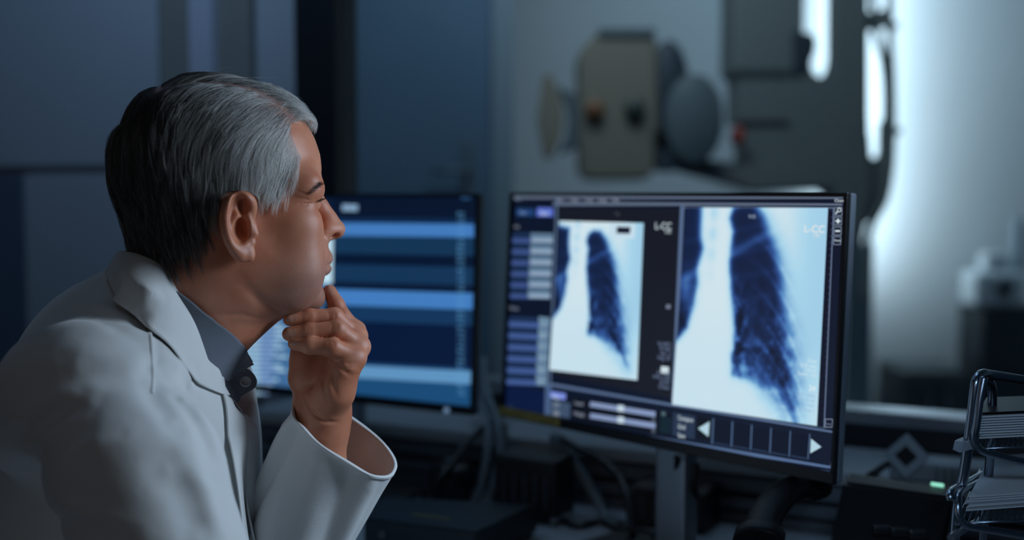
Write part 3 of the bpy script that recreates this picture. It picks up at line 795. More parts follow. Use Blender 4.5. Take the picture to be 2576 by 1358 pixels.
# pillar, cabinets and equipment on the floor of the exam room
def stand(name, x0, x1, ytop, Y, dep, m_, label, cat, z0=0.0, bev=.006):
    a = P(x0, ytop, Y); b = P(x1, ytop, Y)
    e = empty(name, ((a.x + b.x) / 2, Y + dep / 2, z0), 0, label, cat)
    bm = bmesh.new(); box(bm, (0, 0, (a.z - z0) / 2), (b.x - a.x, dep, a.z - z0), bev=bev)
    return e, obj('carcass', bm, m_, e), b.x - a.x, a.z - z0
st1 = slab('trim_1', P(2140, 700, 4.1).x, P(2197, 700, 4.1).x, 4.1, 4.16, 0, 1.02, mat('pale_post', (.26, .33, .38), .6))
e, c0, w_, h_ = stand('low_cabinet', 2275, 2440, 934, 4.33, .32, mat('low_cabinet_grey', (.07, .085, .09), .6), 'low dark cabinet standing against the exam room wall under the bright patch', 'cabinet')
for k in (-1, 1):
    bm = bmesh.new(); box(bm, (k * w_ / 4, -.168, h_ / 2), (w_ / 2 - .01, .016, h_ - .04), bev=.003); dd = obj('cabinet_door', bm, mat('low_door', (.075, .09, .095), .6), e)
    bm = bmesh.new(); box(bm, (k * .03, -.184, h_ * .75), (.01, .016, .10), bev=.003); obj('handle', bm, M_STEEL, dd)
e, c0, w_, h_ = stand('equipment_cabinet', 2474, 2760, 778, 4.36, .24, mat('rack_dark', (.018, .024, .032), .5), 'tall black equipment cabinet at the right edge beyond the glass', 'cabinet')
for k in range(3):
    bm = bmesh.new(); box(bm, (0, -.126, h_ - .14 - k * .24), (w_ - .03, .014, .22), bev=.004); dd = obj('drawer', bm, mat('rack_drawer', (.028 - .006 * k, .038, .046), .5), e)
    bm = bmesh.new(); box(bm, (.03, -.138, h_ - .14 - k * .24), (.14, .014, .012), bev=.003); obj('handle', bm, M_XS, dd)
e2b = Vector((P(2496, 778, 4.47).x, 4.47, h_ + .001))
dv = empty('white_device', e2b, 0, 'pale rounded device with a dark round opening, on the black equipment cabinet', 'device')
M_WD = mat('white_device', (.62, .68, .72), .5)
bm = bmesh.new(); box(bm, (0, 0, .07), (.20, .16, .14), bev=.03, segs=4); box(bm, (0, .0, .165), (.10, .09, .09), bev=.025, segs=4); obj('device_body', bm, M_WD, dv)
bm = bmesh.new(); lathe(bm, [(.0001, 0), (.034, 0), (.038, .008), (.0001, .012)], M=Matrix.Translation((.005, -.083, .085)) @ Matrix.Rotation(math.radians(90), 4, 'X'), n=26); obj('round_opening', bm, M_XD, dv)
bk2 = empty('wall_bracket', P(2560, 640, 4.5), 0, 'narrow pale upright beside the white device, at the right edge', 'upright')
bk2.location.z = h_
bm = bmesh.new(); box(bm, (0, 0, .17), (.035, .05, .34), bev=.005); obj('upright', bm, mat('upright_pale', (.25, .32, .38), .6), bk2)
# slim lamp housing behind the bracket that carries the vertical tube
bm = bmesh.new(); box(bm, (tb.x - .03, 4.50, 1.72), (.035, .05, 1.12), bev=.004); box(bm, (tb.x - .03, 4.61, 2.2), (.03, .18, .03)); box(bm, (tb.x - .03, 4.61, 1.25), (.03, .18, .03))
tag(obj('wall_lamp_housing', bm, M_XS), 'slim upright lamp housing on the exam room wall, behind the bracket', 'lamp')
# ------------------------------------------------------------------ things on the desk and the ledge
def extr(name, pts, z0, z1, m_, parent=None, bev=.002, loc=None):
    bm = bmesh.new()
    f = bm.faces.new([bm.verts.new((p[0], p[1], z0)) for p in pts])
    e = bmesh.ops.extrude_face_region(bm, geom=[f])
    bmesh.ops.translate(bm, vec=(0, 0, z1 - z0), verts=[v for v in e['geom'] if isinstance(v, bmesh.types.BMVert)])
    bmesh.ops.recalc_face_normals(bm, faces=bm.faces)
    if bev: bmesh.ops.bevel(bm, geom=list(bm.edges), offset=bev, segments=2, affect='EDGES')
    if loc is not None: bmesh.ops.translate(bm, vec=-Vector(loc), verts=bm.verts)
    return obj(name, bm, m_, parent)
# flat black computer case, lower centre
zt = DESK_Z + .046
cs = [PZ(955, 1248, zt), PZ(915, 1302, zt), PZ(1200, 1338, zt), PZ(1352, 1268, zt)]
cpt = sum(cs, Vector()) / 4; cpt.z = DESK_Z
pc = empty('flat_computer', cpt, 0, 'flat black computer case lying on the desk behind the raised white sleeve', 'computer')
extr('case', cs, DESK_Z + .004, zt, mat('case_black', (.016, .026, .036), .38), pc, .003, cpt)
for p_ in cs:
    bm = bmesh.new(); w = p_ + (cpt - p_) * .12 - cpt; lathe(bm, [(.0001, 0), (.008, 0), (.008, .005), (.0001, .005)], c=(w.x, w.y, .0001), n=12); obj('foot', bm, M_RUB, pc)
ld = (cs[2] - cs[1]).normalized(); lc = PZ(1085, 1299, zt + .0005)
ln = Vector((-ld.y, ld.x, 0))
extr('label_strip', [lc - ld * .030 - ln * .005, lc + ld * .030 - ln * .005, lc + ld * .030 + ln * .005, lc - ld * .030 + ln * .005], zt + .0001, zt + .0008, mat('olive_label', (.13, .13, .05), .6), pc, 0, cpt)
fr_ = (cs[1] + cs[2]) / 2
bm = bmesh.new(); lathe(bm, [(.0001, 0), (.006, 0), (.006, .003), (.0001, .0035)], M=Matrix.Translation(Vector((cs[1].x, cs[1].y, DESK_Z + .025)) + ld * .03 - cpt) @ ln.to_track_quat('-Z', 'Y').to_matrix().to_4x4(), n=16); obj('button', bm, mat('case_button', (.10, .11, .14), .4), pc)
# dark boxes and adaptors between the monitors
def dbox(name, px, py, w, d, h, rz, m_, label, cat, bev=.006, extra=None):
    c = PZ(px, py, DESK_Z)
    e = empty(name, c, rz, label, cat)
    bm = bmesh.new(); box(bm, (0, 0, h / 2 + .0005), (w, d, h), bev=bev, segs=3); obj('case', bm, m_, e)
    if extra: extra(e, w, d, h)
    return e
RZ = math.atan2(-WD.y, -WD.x)
def vents(e, w, d, h):
    for k in range(5):
        bm = bmesh.new(); box(bm, (-w / 2 + w * (k + 1) / 6, -d / 2 - .001, h * .5), (.006, .003, h * .5)); obj('vent_slot', bm, M_XD, e)
dbox('docking_station', 1345, 1300, .105, .07, .100, RZ, mat('dock_black', (.010, .012, .016), .45), 'upright black docking station among the cables, between the two monitors', 'box', extra=vents)
dbox('power_supply', 1700, 1318, .115, .08, .062, RZ, mat('psu_brown', (.022, .016, .020), .5), 'brownish black power supply box under the large monitor, left of its column', 'box', extra=vents)
sp = PZ(1135, 1256, DESK_Z)
spk = empty('round_adapter', sp, RZ, 'round black adapter standing behind the flat computer case', 'adapter')
bm = bmesh.new(); lathe(bm, [(.0001, 0), (.030, 0), (.036, .010), (.038, .035), (.033, .055), (.020, .062), (.0001, .063)], n=28); obj('adapter_body', bm, M_DARK, spk)
bm = bmesh.new(); lathe(bm, [(.0001, 0), (.012, 0), (.012, .004), (.0001, .005)], c=(0, 0, .063), n=16); obj('adapter_cap', bm, M_XS, spk)
# cables, each its own run
zf = DESK_Z + .006; zl = LEDGE_Z + .006
M_CG = mat('cable_grey', (.20, .25, .28), .5); M_CB = mat('cable_black', (.012, .014, .018), .5); M_CW = mat('cable_pale', (.32, .38, .42), .5)
cable('grey_cable', [P(1216, 905, 2.02), P(1222, 985, 1.96), P(1246, 1050, 1.87), P(1262, 1120, 1.82), P(1252, 1190, 1.79), PZ(1226, 1268, zf + .006), PZ(1205, 1290, zf + .006)], .0085, M_CG, 'thick grey cable dropping between the two monitors')
cable('grey_cable', [P(1200, 960, 2.0), P(1206, 1010, 1.94), P(1222, 1050, 1.88), P(1228, 1110, 1.84), P(1218, 1190, 1.82), PZ(1200, 1262, zf)], .0060, M_CW, 'pale cable dropping just right of the list monitor')
cable('black_cable', [P(1260, 1050, 1.93), P(1190, 1098, 1.88), P(1140, 1160, 1.83), P(1096, 1215, 1.79), PZ(1062, 1262, zf)], .0050, M_CB, 'black cable slanting down to the left behind the flat computer case')
cable('black_cable', [P(1270, 1068, 1.84), P(1275, 1120, 1.80), P(1268, 1180, 1.77), PZ(1256, 1290, zf)], .0042, M_CB, 'black cable hanging straight down left of the docking station')
cable('diagonal_cable', [P(1392, 1096, 1.80), P(1420, 1130, 1.78), P(1460, 1190, 1.76), P(1500, 1250, 1.74), PZ(1525, 1300, zf + .004), PZ(1560, 1322, zf + .004)], .0090, M_CG, 'thick grey cable slanting down to the right under the large monitor')
cable('diagonal_cable', [P(1410, 1100, 1.78), P(1460, 1130, 1.75), P(1530, 1170, 1.73), P(1570, 1230, 1.66), PZ(1590, 1345, zf + .012)], .0048, M_CB, 'thin black cable arching down left of the power supply box')
cable('hanging_cable', [P(1702, 1148, 1.50), P(1700, 1190, 1.52), P(1690, 1250, 1.55), P(1668, 1310, 1.58), PZ(1640, 1362, zf)], .0032, M_CB, 'thin black cable hanging from the large monitor, left one of two')
cable('hanging_cable', [P(1752, 1165, 1.50), P(1746, 1215, 1.50), P(1752, 1260, 1.53), P(1740, 1310, 1.56), PZ(1715, 1380, zf)], .0050, M_CB, 'thicker black cable hanging beside the silver monitor column')
for k, (pts, m_, lb) in enumerate((
    ([(1400, 1300), (1450, 1322), (1510, 1312), (1560, 1332), (1620, 1340)], M_CB, 'black cable lying in waves on the desk below the diagonal cable'),
    ([(1390, 1312), (1430, 1296), (1480, 1306), (1530, 1298), (1590, 1316)], M_CW, 'pale thin cable lying in waves on the desk left of the power supply'),
    ([(1580, 1360), (1610, 1335), (1650, 1342), (1700, 1330), (1740, 1352)], M_CB, 'black cable curling on the desk in front of the power supply'))):
    cable('desk_cable', [PZ(x, y, zf + .003 * k) for x, y in pts], .0042, m_, lb)
cable('ledge_cable', [P(2150, 1225, 1.66), PZ(2195, 1192, zl + .006), PZ(2235, 1166, zl + .014), PZ(2285, 1158, zl + .016), PZ(2315, 1166, zl + .010)], .0050, M_CB, 'black cable arching to the pale ribbed box on the ledge')
# pale ribbed box with a diamond ring, on the ledge
pbp = PZ(2385, 1206, LEDGE_Z)
pb = empty('ribbed_box', pbp, RZ, 'pale ribbed box with a diamond shaped ring, on the ledge right of the large monitor', 'box')
M_PB = mat('ribbed_box_pale', (.26, .31, .36), .5)
bm = bmesh.new(); box(bm, (0, 0, .0135), (.15, .06, .026), bev=.005); obj('case', bm, M_PB, pb)
for k in range(9):
    bm = bmesh.new(); box(bm, (-.012 + k * .010, -.031, .0135), (.0035, .003, .020)); obj('rib', bm, M_XS, pb)
bm = bmesh.new()
ring = []
for r_ in (.031, .0155):
    ring.append([Vector((r_ * math.cos(math.radians(90 * k)), 0, r_ * math.sin(math.radians(90 * k)))) for k in range(4)])
dc = Vector((-.052, -.036, .036)); V_ = []
for y_ in (-.004, .004):
    for r in ring: V_.append([bm.verts.new(dc + p + Vector((0, y_, 0))) for p in r])
for k in range(4):
    j = (k + 1) % 4
    for a_3, b_3 in ((0, 1), (1, 3), (3, 2), (2, 0)): bm.faces.new((V_[a_3][k], V_[a_3][j], V_[b_3][j], V_[b_3][k]))
bmesh.ops.recalc_face_normals(bm, faces=bm.faces)
obj('diamond_ring', bm, mat('diamond_ring', (.34, .40, .46), .5), pb)
bm = bmesh.new(); box(bm, (0, 0, 0), (.021, .003, .021), Matrix.Translation(dc) @ Matrix.Rotation(math.radians(45), 4, 'Y')); obj('diamond_centre', bm, M_DARK, pb)
# black desk phone with a lit bar
ph_o = PZ(2230, 1500, DESK_Z); ph_o = Vector((P(2260, 1300, 1.36).x, 1.38, DESK_Z))
ph = empty('desk_phone', ph_o, 0, 'black desk phone with a small green lit bar, left of the letter tray', 'phone')
def hexa(name, top4, bot4, m_, root, bev=.004):
    bm = bmesh.new()
    a_ = [bm.verts.new(v - Vector(root.location)) for v in top4]; b_ = [bm.verts.new(v - Vector(root.location)) for v in bot4]
    bm.faces.new(a_); bm.faces.new(b_[::-1])
    for k in range(4): bm.faces.new((a_[k], b_[k], b_[(k + 1) % 4], a_[(k + 1) % 4]))
    bmesh.ops.recalc_face_normals(bm, faces=bm.faces)
    if bev: bmesh.ops.bevel(bm, geom=list(bm.edges), offset=bev, segments=2, affect='EDGES')
    return obj(name, bm, m_, root)
M_PH = mat('phone_black', (.006, .007, .009), .5, spec=.25)
ptop = [P(2132, 1186, 1.44), P(2404, 1228, 1.40), P(2404, 1252, 1.355), P(2120, 1212, 1.395)]
pbot = [Vector((ptop[0].x + .01, 1.56, DESK_Z + .001)), Vector((ptop[1].x - .01, 1.52, DESK_Z + .001)), Vector((P(2330, 1300, 1.24).x, 1.24, DESK_Z + .001)), Vector((P(2060, 1300, 1.28).x, 1.28, DESK_Z + .001))]
hexa('phone_body', ptop, pbot, M_PH, ph, .005)
g_ = P(2358, 1219, 1.3995)
bm = bmesh.new(); box(bm, (0, 0, 0), (.0155, .004, .0042), Matrix.Translation(g_ - ph_o) @ Matrix.Rotation(math.radians(8), 4, 'Y'), bev=.001); obj('green_light', bm, mat('green_light', (.1, .4, .3), .4, emit=srgb(150, 232, 205), estr=1.0), ph)['label'] = 'green lit bar'
# keys on the sloping front
for r in range(4):
    for c in range(3):
        t = .30 + .14 * r; u_ = .42 + .16 * c
        a_ = ptop[3] * (1 - u_) + ptop[2] * u_; b_ = pbot[3] * (1 - u_) + pbot[2] * u_
        p_ = a_ * (1 - t) + b_ * t
        bm = bmesh.new(); box(bm, p_ - ph_o + Vector((0, -.002, .002)), (.022, .010, .012), bev=.003); obj('phone_key', bm, M_DARK, ph)
hs = [P(2050, 1216, 1.36), P(1985, 1232, 1.33), P(1930, 1290, 1.28), P(1905, 1370, 1.23)]
ho = Vector((P(1960, 1300, 1.3).x, 1.32, DESK_Z))
hh = empty('phone_handset', ho, 0, 'black curved phone handset under the lower right corner of the large monitor', 'handset')
bm = bmesh.new(); tube(bm, [Vector(c) - ho for c in catmull([tuple(p) for p in hs], 6)], [.026] * 3 + [.020] * 13 + [.028] * 3, 16, flat=.7); obj('grip', bm, M_PH, hh)
bm = bmesh.new(); w = hs[3] - ho; box(bm, (w.x + .02, w.y + .03, .045), (.09, .12, .088), bev=.01); obj('cradle', bm, M_PH, hh)
# ---- chrome letter tray
M_CH = mat('dark_chrome', (.30, .35, .42), .25, 1.0)
lt_o = Vector((P(2500, 1300, 1.15).x, 1.2, DESK_Z))
lt = empty('letter_tray', lt_o, 0, 'chrome wire letter tray with two shelves at the lower right', 'letter tray')
def wire(name, pts, r, m_=M_CH, seg=8):
    bm = bmesh.new(); tube(bm, [Vector(c) - lt_o for c in catmull([tuple(p) for p in pts], seg)], r, 12); return obj(name, bm, m_, lt)
zpost = DESK_Z + .004
wire('post', [Vector((P(2390, 1400, 1.13).x, 1.13, zpost)), P(2404, 1310, 1.13), P(2425, 1190, 1.13), P(2444, 1056, 1.13), P(2452, 985, 1.13), P(2458, 955, 1.132), P(2472, 941, 1.14), P(2500, 944, 1.15), P(2600, 960, 1.17), P(2800, 990, 1.2)], .0052)
wire('post', [P(2466, 950, 1.155), P(2490, 962, 1.16), P(2496, 990, 1.165), P(2494, 1060, 1.17), P(2488, 1180, 1.18), P(2470, 1360, 1.19), Vector((P(2460, 1400, 1.2).x, 1.2, zpost))], .0046)
def rim(d):
    return
# upper shelf
wire('tray_rim', [P(2476, 948, 1.115), P(2466, 1000, 1.112), P(2457, 1067, 1.11), P(2452, 1095, 1.11), P(2456, 1118, 1.11), P(2470, 1133, 1.112), P(2500, 1143, 1.118), P(2576, 1162, 1.13), P(2760, 1200, 1.16)], .0038)
wire('tray_rim', [P(2452, 1100, 1.112), P(2490, 1062, 1.20), P(2530, 1030, 1.30)], .0030)
# lower shelf
wire('tray_rim', [P(2531, 1163, 1.30), P(2470, 1195, 1.22), P(2420, 1222, 1.14), P(2396, 1235, 1.10), P(2390, 1246, 1.09), P(2392, 1258, 1.088)], .0042)
wire('tray_rim', [P(2560, 1160, 1.31), P(2500, 1194, 1.23), P(2450, 1220, 1.16), P(2416, 1240, 1.10), P(2410, 1262, 1.085), P(2411, 1292, 1.08), P(2420, 1312, 1.08), P(2440, 1324, 1.082), P(2510, 1336, 1.09), P(2600, 1352, 1.10), P(2760, 1378, 1.12)], .0036)
wire('tray_rim', [P(2392, 1352, 1.06), P(2410, 1340, 1.10), P(2440, 1322, 1.18), P(2480, 1300, 1.26)], .0036)
def sheet(name, c4, thick, m_, root, n=1, loc=None):
    """flat sheet with four corners (3-D), thickness upwards"""
    bm = bmesh.new(); o_ = Vector(loc) if loc is not None else Vector((0, 0, 0))
    a_ = [bm.verts.new(v - o_) for v in c4]; b_ = [bm.verts.new(v - o_ + Vector((0, 0, thick))) for v in c4]
    bm.faces.new(a_[::-1]); bm.faces.new(b_)
    for k in range(4): bm.faces.new((a_[k], a_[(k + 1) % 4], b_[(k + 1) % 4], b_[k]))
    bmesh.ops.recalc_face_normals(bm, faces=bm.faces)
    return obj(name, bm, m_, root)
def wiremesh(name, c4, nx):
    bm = bmesh.new()
    for k in range(nx + 1):
        t = k / nx; a_ = c4[0] * (1 - t) + c4[1] * t - lt_o; b_ = c4[3] * (1 - t) + c4[2] * t - lt_o
        tube(bm, [a_, b_], .0010, 5)
    for k in range(3):
        t = k / 2; tube(bm, [c4[0] * (1 - t) + c4[3] * t - lt_o, c4[1] * (1 - t) + c4[2] * t - lt_o], .0014, 5)
    return tag(obj(name, bm, M_CH, lt), kind='stuff')
z1 = P(2460, 1130, 1.112).z; z2 = P(2424, 1318, 1.082).z
def flat(px, Y, z): return Vector((P(px, 700, Y).x, Y, z))
up4 = [flat(2462, 1.112, z1), flat(2760, 1.14, z1), flat(2770, 1.34, z1), flat(2500, 1.31, z1)]
lo4 = [flat(2420, 1.082, z2), flat(2760, 1.11, z2), flat(2770, 1.33, z2), flat(2480, 1.30, z2)]
wiremesh('tray_mesh', up4, 22); wiremesh('tray_mesh', lo4, 22)
# papers: each sheaf built of single sheets with visible edges
M_PAPER = mat('paper_white', (.66, .70, .74), .75)
def sheaf(label, c4, n, gap, jit, mat_=M_PAPER, bend=0.0):
    r = random.Random(3); o_ = sum(c4, Vector()) / 4
    e = empty('paper_stack', o_, 0, label, 'papers')
    for k in range(n):
        dx, dy = r.uniform(-jit, jit), r.uniform(-jit, jit)
        sheet('sheet', [v + Vector((dx, dy, k * gap)) for v in c4], gap * .55, mat_, e, loc=o_)
    return e
sheaf('stack of papers with ribbed edges on the upper shelf of the chrome tray', [flat(2466, 1.125, z1 + .0075), flat(2740, 1.15, z1 + .0075), flat(2750, 1.235, z1 + .0075), flat(2490, 1.21, z1 + .0075)], 9, .0026, .0008)
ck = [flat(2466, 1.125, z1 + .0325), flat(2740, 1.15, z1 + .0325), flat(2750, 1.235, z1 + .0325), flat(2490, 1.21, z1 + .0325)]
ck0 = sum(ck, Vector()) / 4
ce = empty('shade_sheet', ck0, 0, 'thin dark sheet standing for shade on top of the paper stack, upper tray shelf', 'folder')  # dark sheet added in place of shade on top of the stack
sheet('dark_sheet', ck, .0012, M_DARK, ce, loc=ck0)
sheaf('loose stack of papers on the lower shelf of the chrome tray', [flat(2448, 1.10, z2 + .0075), flat(2740, 1.13, z2 + .0075), flat(2750, 1.31, z2 + .0075), flat(2500, 1.27, z2 + .0075)], 7, .0022, .002)
pc4 = [flat(2490, 1.118, z1 + .003), flat(2740, 1.118, z1 + .003), flat(2740, 1.17, z1 + .0035), flat(2560, 1.17, z1 + .0035)]
# folded plastic sleeve poking out at the left
fo = P(2420, 1115, 1.12)
fl = empty('plastic_folder', fo, 0, 'clear folded plastic folder corner poking out left of the chrome tray', 'folder')
plast = mat('clear_plastic', (.55, .62, .70), .25); plast.node_tree.nodes['Principled BSDF'].inputs['Transmission Weight'].default_value = .45
bm = bmesh.new()
ra = [P(2398, 1130, 1.10), P(2402, 1108, 1.11), P(2412, 1103, 1.13), P(2450, 1088, 1.17)]
rb = [P(2416, 1138, 1.10), P(2424, 1112, 1.11), P(2434, 1106, 1.13), P(2470, 1092, 1.17)]
rcx = [P(2450, 1128, 1.115), P(2452, 1112, 1.12), P(2458, 1104, 1.135), P(2490, 1092, 1.17)]
g3 = [[bm.verts.new(p - fo) for p in r] for r in (ra, rb, rcx)]
for i in range(2):
    for j in range(3): bm.faces.new((g3[i][j], g3[i + 1][j], g3[i + 1][j + 1], g3[i][j + 1]))
o = obj('folder_sheet', bm, plast, fl); md = o.modifiers.new('t', 'SOLIDIFY'); md.thickness = .0008
# ------------------------------------------------------------------ the man: head and neck
YAW = math.radians(15)
HC = P(560, 480, 1.20)
FWD = Vector((math.cos(YAW), math.sin(YAW), 0)); RGT = Vector((math.sin(YAW), -math.cos(YAW), 0)); UP = Vector((0, 0, 1))
HM = Matrix(((FWD.x, RGT.x, 0, HC.x), (FWD.y, RGT.y, 0, HC.y), (0, 0, 1, HC.z), (0, 0, 0, 1)))
def H(px, py, v=0.0):                   # head frame: x forward, y to his right (towards the camera), z up
    p = PP(px, py, HC + RGT * v, RGT) - HC
    return (p.dot(FWD), v, p.z)

def build_head():
    G = Field((-0.150, -0.100, -0.235), (0.150, 0.108, 0.128), 0.0013)
    later = []
    lay = lambda *a: later.append(a)
    # rows: y in the photo, front, back, widest place, half width, exponent
    rows = [
        (196, 560, 500, 530, .004, 2.0), (204, 610, 455, 530, .026, 2.0), (218, 665, 405, 520, .045, 2.1), (240, 704, 364, 505, .058, 2.2),
        (270, 738, 336, 495, .068, 2.25), (305, 765, 318, 490, .0745, 2.3), (345, 789, 306, 490, .078, 2.4), (390, 804, 300, 490, .0795, 2.45),
        (430, 808, 300, 495, .0795, 2.4), (462, 801, 304, 500, .079, 2.3), (490, 794, 312, 520, .077, 2.2), (520, 789, 322, 540, .0745, 2.1),
        (560, 790, 335, 555, .0725, 2.15), (600, 801, 345, 560, .071, 2.2), (640, 811, 350, 570, .070, 2.2), (680, 811, 350, 570, .069, 2.2),
        (715, 800, 345, 560, .067, 2.2), (745, 797, 340, 550, .065, 2.1), (765, 788, 335, 530, .0615, 2.0), (780, 760, 332, 510, .0595, 2.0),
        (795, 715, 328, 500, .058, 2.0), (820, 685, 318, 490, .0575, 2.0), (850, 652, 305, 475, .058, 2.0), (880, 622, 285, 455, .060, 2.0),
        (930, 590, 240, 420, .064, 2.0), (1010, 570, 190, 400, .07, 2.0)]
    zs, fr, bk, ce, wd, ex = [], [], [], [], [], []
    for y, f, b, c, w, e in rows:
        pf = H(f, y); zs.append(pf[2]); fr.append(pf[0]); bk.append(H(b, y)[0]); ce.append(H(c, y)[0]); wd.append(w); ex.append(e)
    o = np.argsort(zs); zs = np.array(zs)[o]
    fr, bk, ce, wd, ex = [np.array(a)[o] for a in (fr, bk, ce, wd, ex)]
    zz = np.linspace(zs[0], zs[-1], 400)
    def sm(a, it=6):
        y = np.interp(zz, zs, a)
        ker = np.ones(9) / 9
        for _ in range(it): y = np.convolve(np.pad(y, 4, mode='edge'), ker, 'valid')
        return y
    fr, bk, ce, wd, ex = sm(fr, 2), sm(bk), sm(ce, 6), sm(wd), sm(ex)
    def base(X, Y, Z):
        z = Z[0, 0]
        g = lambda a: np.interp(z, zz, a)[None, None, :].astype(np.float32)
        f, b, c, w, e = g(fr), g(bk), g(ce), g(wd), g(ex)
        dx = X - c
        a = np.where(dx > 0, f - c, c - b)
        q = (np.abs(dx / a) ** e + np.abs(Y / w) ** e) ** (1 / e)
        d = (q - 1) * np.minimum(np.minimum(a, w), 0.055)
        return np.maximum(d, Z - zz[-1])
    G.op((-0.15, -0.1, -0.235), (0.15, 0.108, 0.128), base, 0)
    S = lambda p: (p[0], -p[1], p[2])
    both = lambda f: [f(1), f(-1)]
    for s in (1, -1):
        h = lambda px, py, v: (lambda p: (p[0], s * p[1], p[2]))(H(px, py, v))
        # eye sockets, temples, brow ridge, cheekbones
        G.ell(h(815, 512, .033), (.0100, .017, .0085), k=.012, mode='sub')
        G.bumpfn(h(740, 450, .072), (.030, .02, .030), -.0012)
        G.ell(h(783, 469, .024), (.011, .024, .007), k=.012)
        G.ell(h(742, 556, .050), (.022, .015, .016), k=.022)
        G.bumpfn(h(700, 680, .064), (.030, .02, .030), .003)
        G.ell(h(762, 632, .040), (.0155, .018, .034), k=.026)
        G.ell(h(738, 700, .045), (.020, .015, .030), k=.026)
        G.ell(h(768, 466, .051), (.012, .010, .012), k=.020)
        # eyeball with lids
        G.ell(h(779, 503, .0315), (.0120, .0122, .0118), k=.004)
        G.ell(h(794, 484, .029), (.0068, .0170, .0062), k=.008)
        G.ell(h(776, 480, .043), (.0100, .0100, .0100), k=.010)
        up = [h(778, 500, .047), h(792, 497, .042), h(801, 497, .033), h(799, 501, .021)]
        G.chain(up, [.0024, .0028, .0028, .002], k=.004)
        lo = [h(777, 509, .046), h(787, 516, .040), h(794, 516, .030), h(795, 509, .019)]
        G.chain(lo, [.0022, .0028, .0028, .0020], k=.005)
        lay([h(779, 505, .047), h(792, 507, .043), h(801, 507, .035), h(800, 506, .026)], .0013, -.0024)
        lay([h(776, 528, .046), h(787, 538, .040), h(794, 541, .030), h(799, 530, .018)], .0030, -.0015)
        for yy, a in ((492, 8), (498, 0), (505, -9)):     # crow's feet
            lay([h(783, yy, .052), h(762, yy - a, .060), h(742, yy - a * 1.4, .066)], .0011, -.0007)
        # nose wings
        G.ell(h(823, 578, .0112), (.0088, .0054, .0078), k=.006)
        lay([h(812, 560, .017), h(814, 578, .021), h(817, 598, .020)], .0024, -.0022)
        lay([h(812, 590, .023), h(806, 625, .030), h(800, 665, .034)], .0040, -.0012)
    # nose
    G.chain([H(798, 500), H(809, 522), H(826, 551), H(841, 574)], [.0058, .0064, .0076, .0096], k=.009)
    G.ell(H(846, 578), (.0086, .0098, .0074), k=.006)
    G.chain([H(846, 584), H(820, 588)], [.0036, .0042], k=.006)
    for s in (1, -1):
        h = lambda px, py, v: (lambda p: (p[0], s * p[1], p[2]))(H(px, py, v))
        G.ell(h(835, 593, .0085), (.0072, .0038, .0042), axes=[(1, 0, .15), (0, 1, 0), (-.15, 0, 1)], k=.003, mode='sub')
    # muzzle and lips
    G.ell(H(792, 634), (.0120, .026, .023), k=.014)
    def lip(px, py, r, dv, back):
        return [H(px - back, py + 3, -dv), H(px - back * .35, py, -dv * .55), H(px, py, 0), H(px - back * .35, py, dv * .55), H(px - back, py + 3, dv)], [r * .3, r * .85, r, r * .85, r * .3]
    a, r = lip(817, 650, .0040, .024, 30); G.chain(a, r, k=.010)
    a, r = lip(816, 677, .0037, .022, 28); G.chain(a, r, k=.009)
    lay([H(800, 668, -.026), H(819, 666, -.014), H(829, 665.5, 0), H(819, 666, .014), H(800, 668, .026)], .0018, -.0032)
    G.bumpfn(H(822, 704), (.010, .022, .006), -.0018)
    G.ell(H(784, 752), (.0115, .019, .012), k=.016)          # chin
    # near and far ear
    for s in (1, -1):
        def e(px, py, v): p = H(px, py, v); return (p[0], s * p[1], p[2])
        # auricle plate leaning out from the skull
        G.chain([e(604, 520, .079), e(596, 560, .079), e(602, 605, .076)], [.0115, .0135, .0100], k=.006)
        helix = [e(634, 548, .078), e(634, 515, .083), e(622, 499, .087), e(602, 496, .090), e(582, 510, .0925), e(570, 536, .093), e(570, 570, .092), e(579, 603, .089), e(594, 628, .085), e(610, 645, .081)]
        hs = [np.array(p) for p in catmull(helix, 4)]
        rr = np.interp(np.linspace(0, 1, len(hs)), [0, .2, .5, .8, 1], [.0022, .0034, .0042, .0046, .0052])
        G.chain(hs, list(rr), k=.005)
        G.chain([e(612, 630, .080), e(626, 634, .079), e(628, 646, .080)], [.0060, .0052, .0050], k=.004)     # lobe
        G.ell(e(608, 558, .0945), (.0120, .0095, .0270), axes=[(1, 0, .1), (0, 1, 0), (-.1, 0, 1)], k=.004, mode='sub')
        anti = [e(606, 530, .083), e(592, 552, .0855), e(587, 580, .0855), e(596, 604, .084), e(612, 616, .082)]
        G.chain([np.array(p) for p in catmull(anti, 4)], [.0034] * 17, k=.005)
        G.ell(e(608, 580, .0865), (.0085, .0100, .0130), k=.004, mode='sub')
        G.chain([e(611, 562, .079), e(618, 580, .0775), e(628, 595, .079)], [.0026, .0038, .0034], k=.003, mode='sub')
        G.ell(e(611, 521, .0865), (.0050, .0055, .0085), axes=[(1, 0, -.2), (0, 1, 0), (.2, 0, 1)], k=.003, mode='sub')
        G.chain([e(636, 572, .0785), e(638, 586, .0785)], [.0045, .0052], k=.006)                              # tragus
        G.chain([e(620, 617, .080), e(632, 610, .079)], [.0045, .0045], k=.004)
        lay([e(645, 572, .076), e(648, 592, .076), e(645, 612, .075)], .0022, -.0012)
        lay([e(657, 570, .076), e(659, 592, .075), e(653, 615, .075)], .0020, -.0010)
        lay([e(552, 540, .081), e(553, 575, .079), e(570, 625, .076), e(592, 650, .074)], .005, -.0025)
    # soft jaw line, throat folds
    lay([H(600, 700, .064), H(660, 760, .058), H(730, 790, .044)], .006, -.0015)
    lay([H(690, 812, .040), H(610, 790, .056), H(520, 790, .060)], .003, -.0008)
    G.settle()
    for a in later: G.ridge(*a)
    V, Q = G.mesh()
    V = smooth_verts(V, Q, 1)
    return V, Q
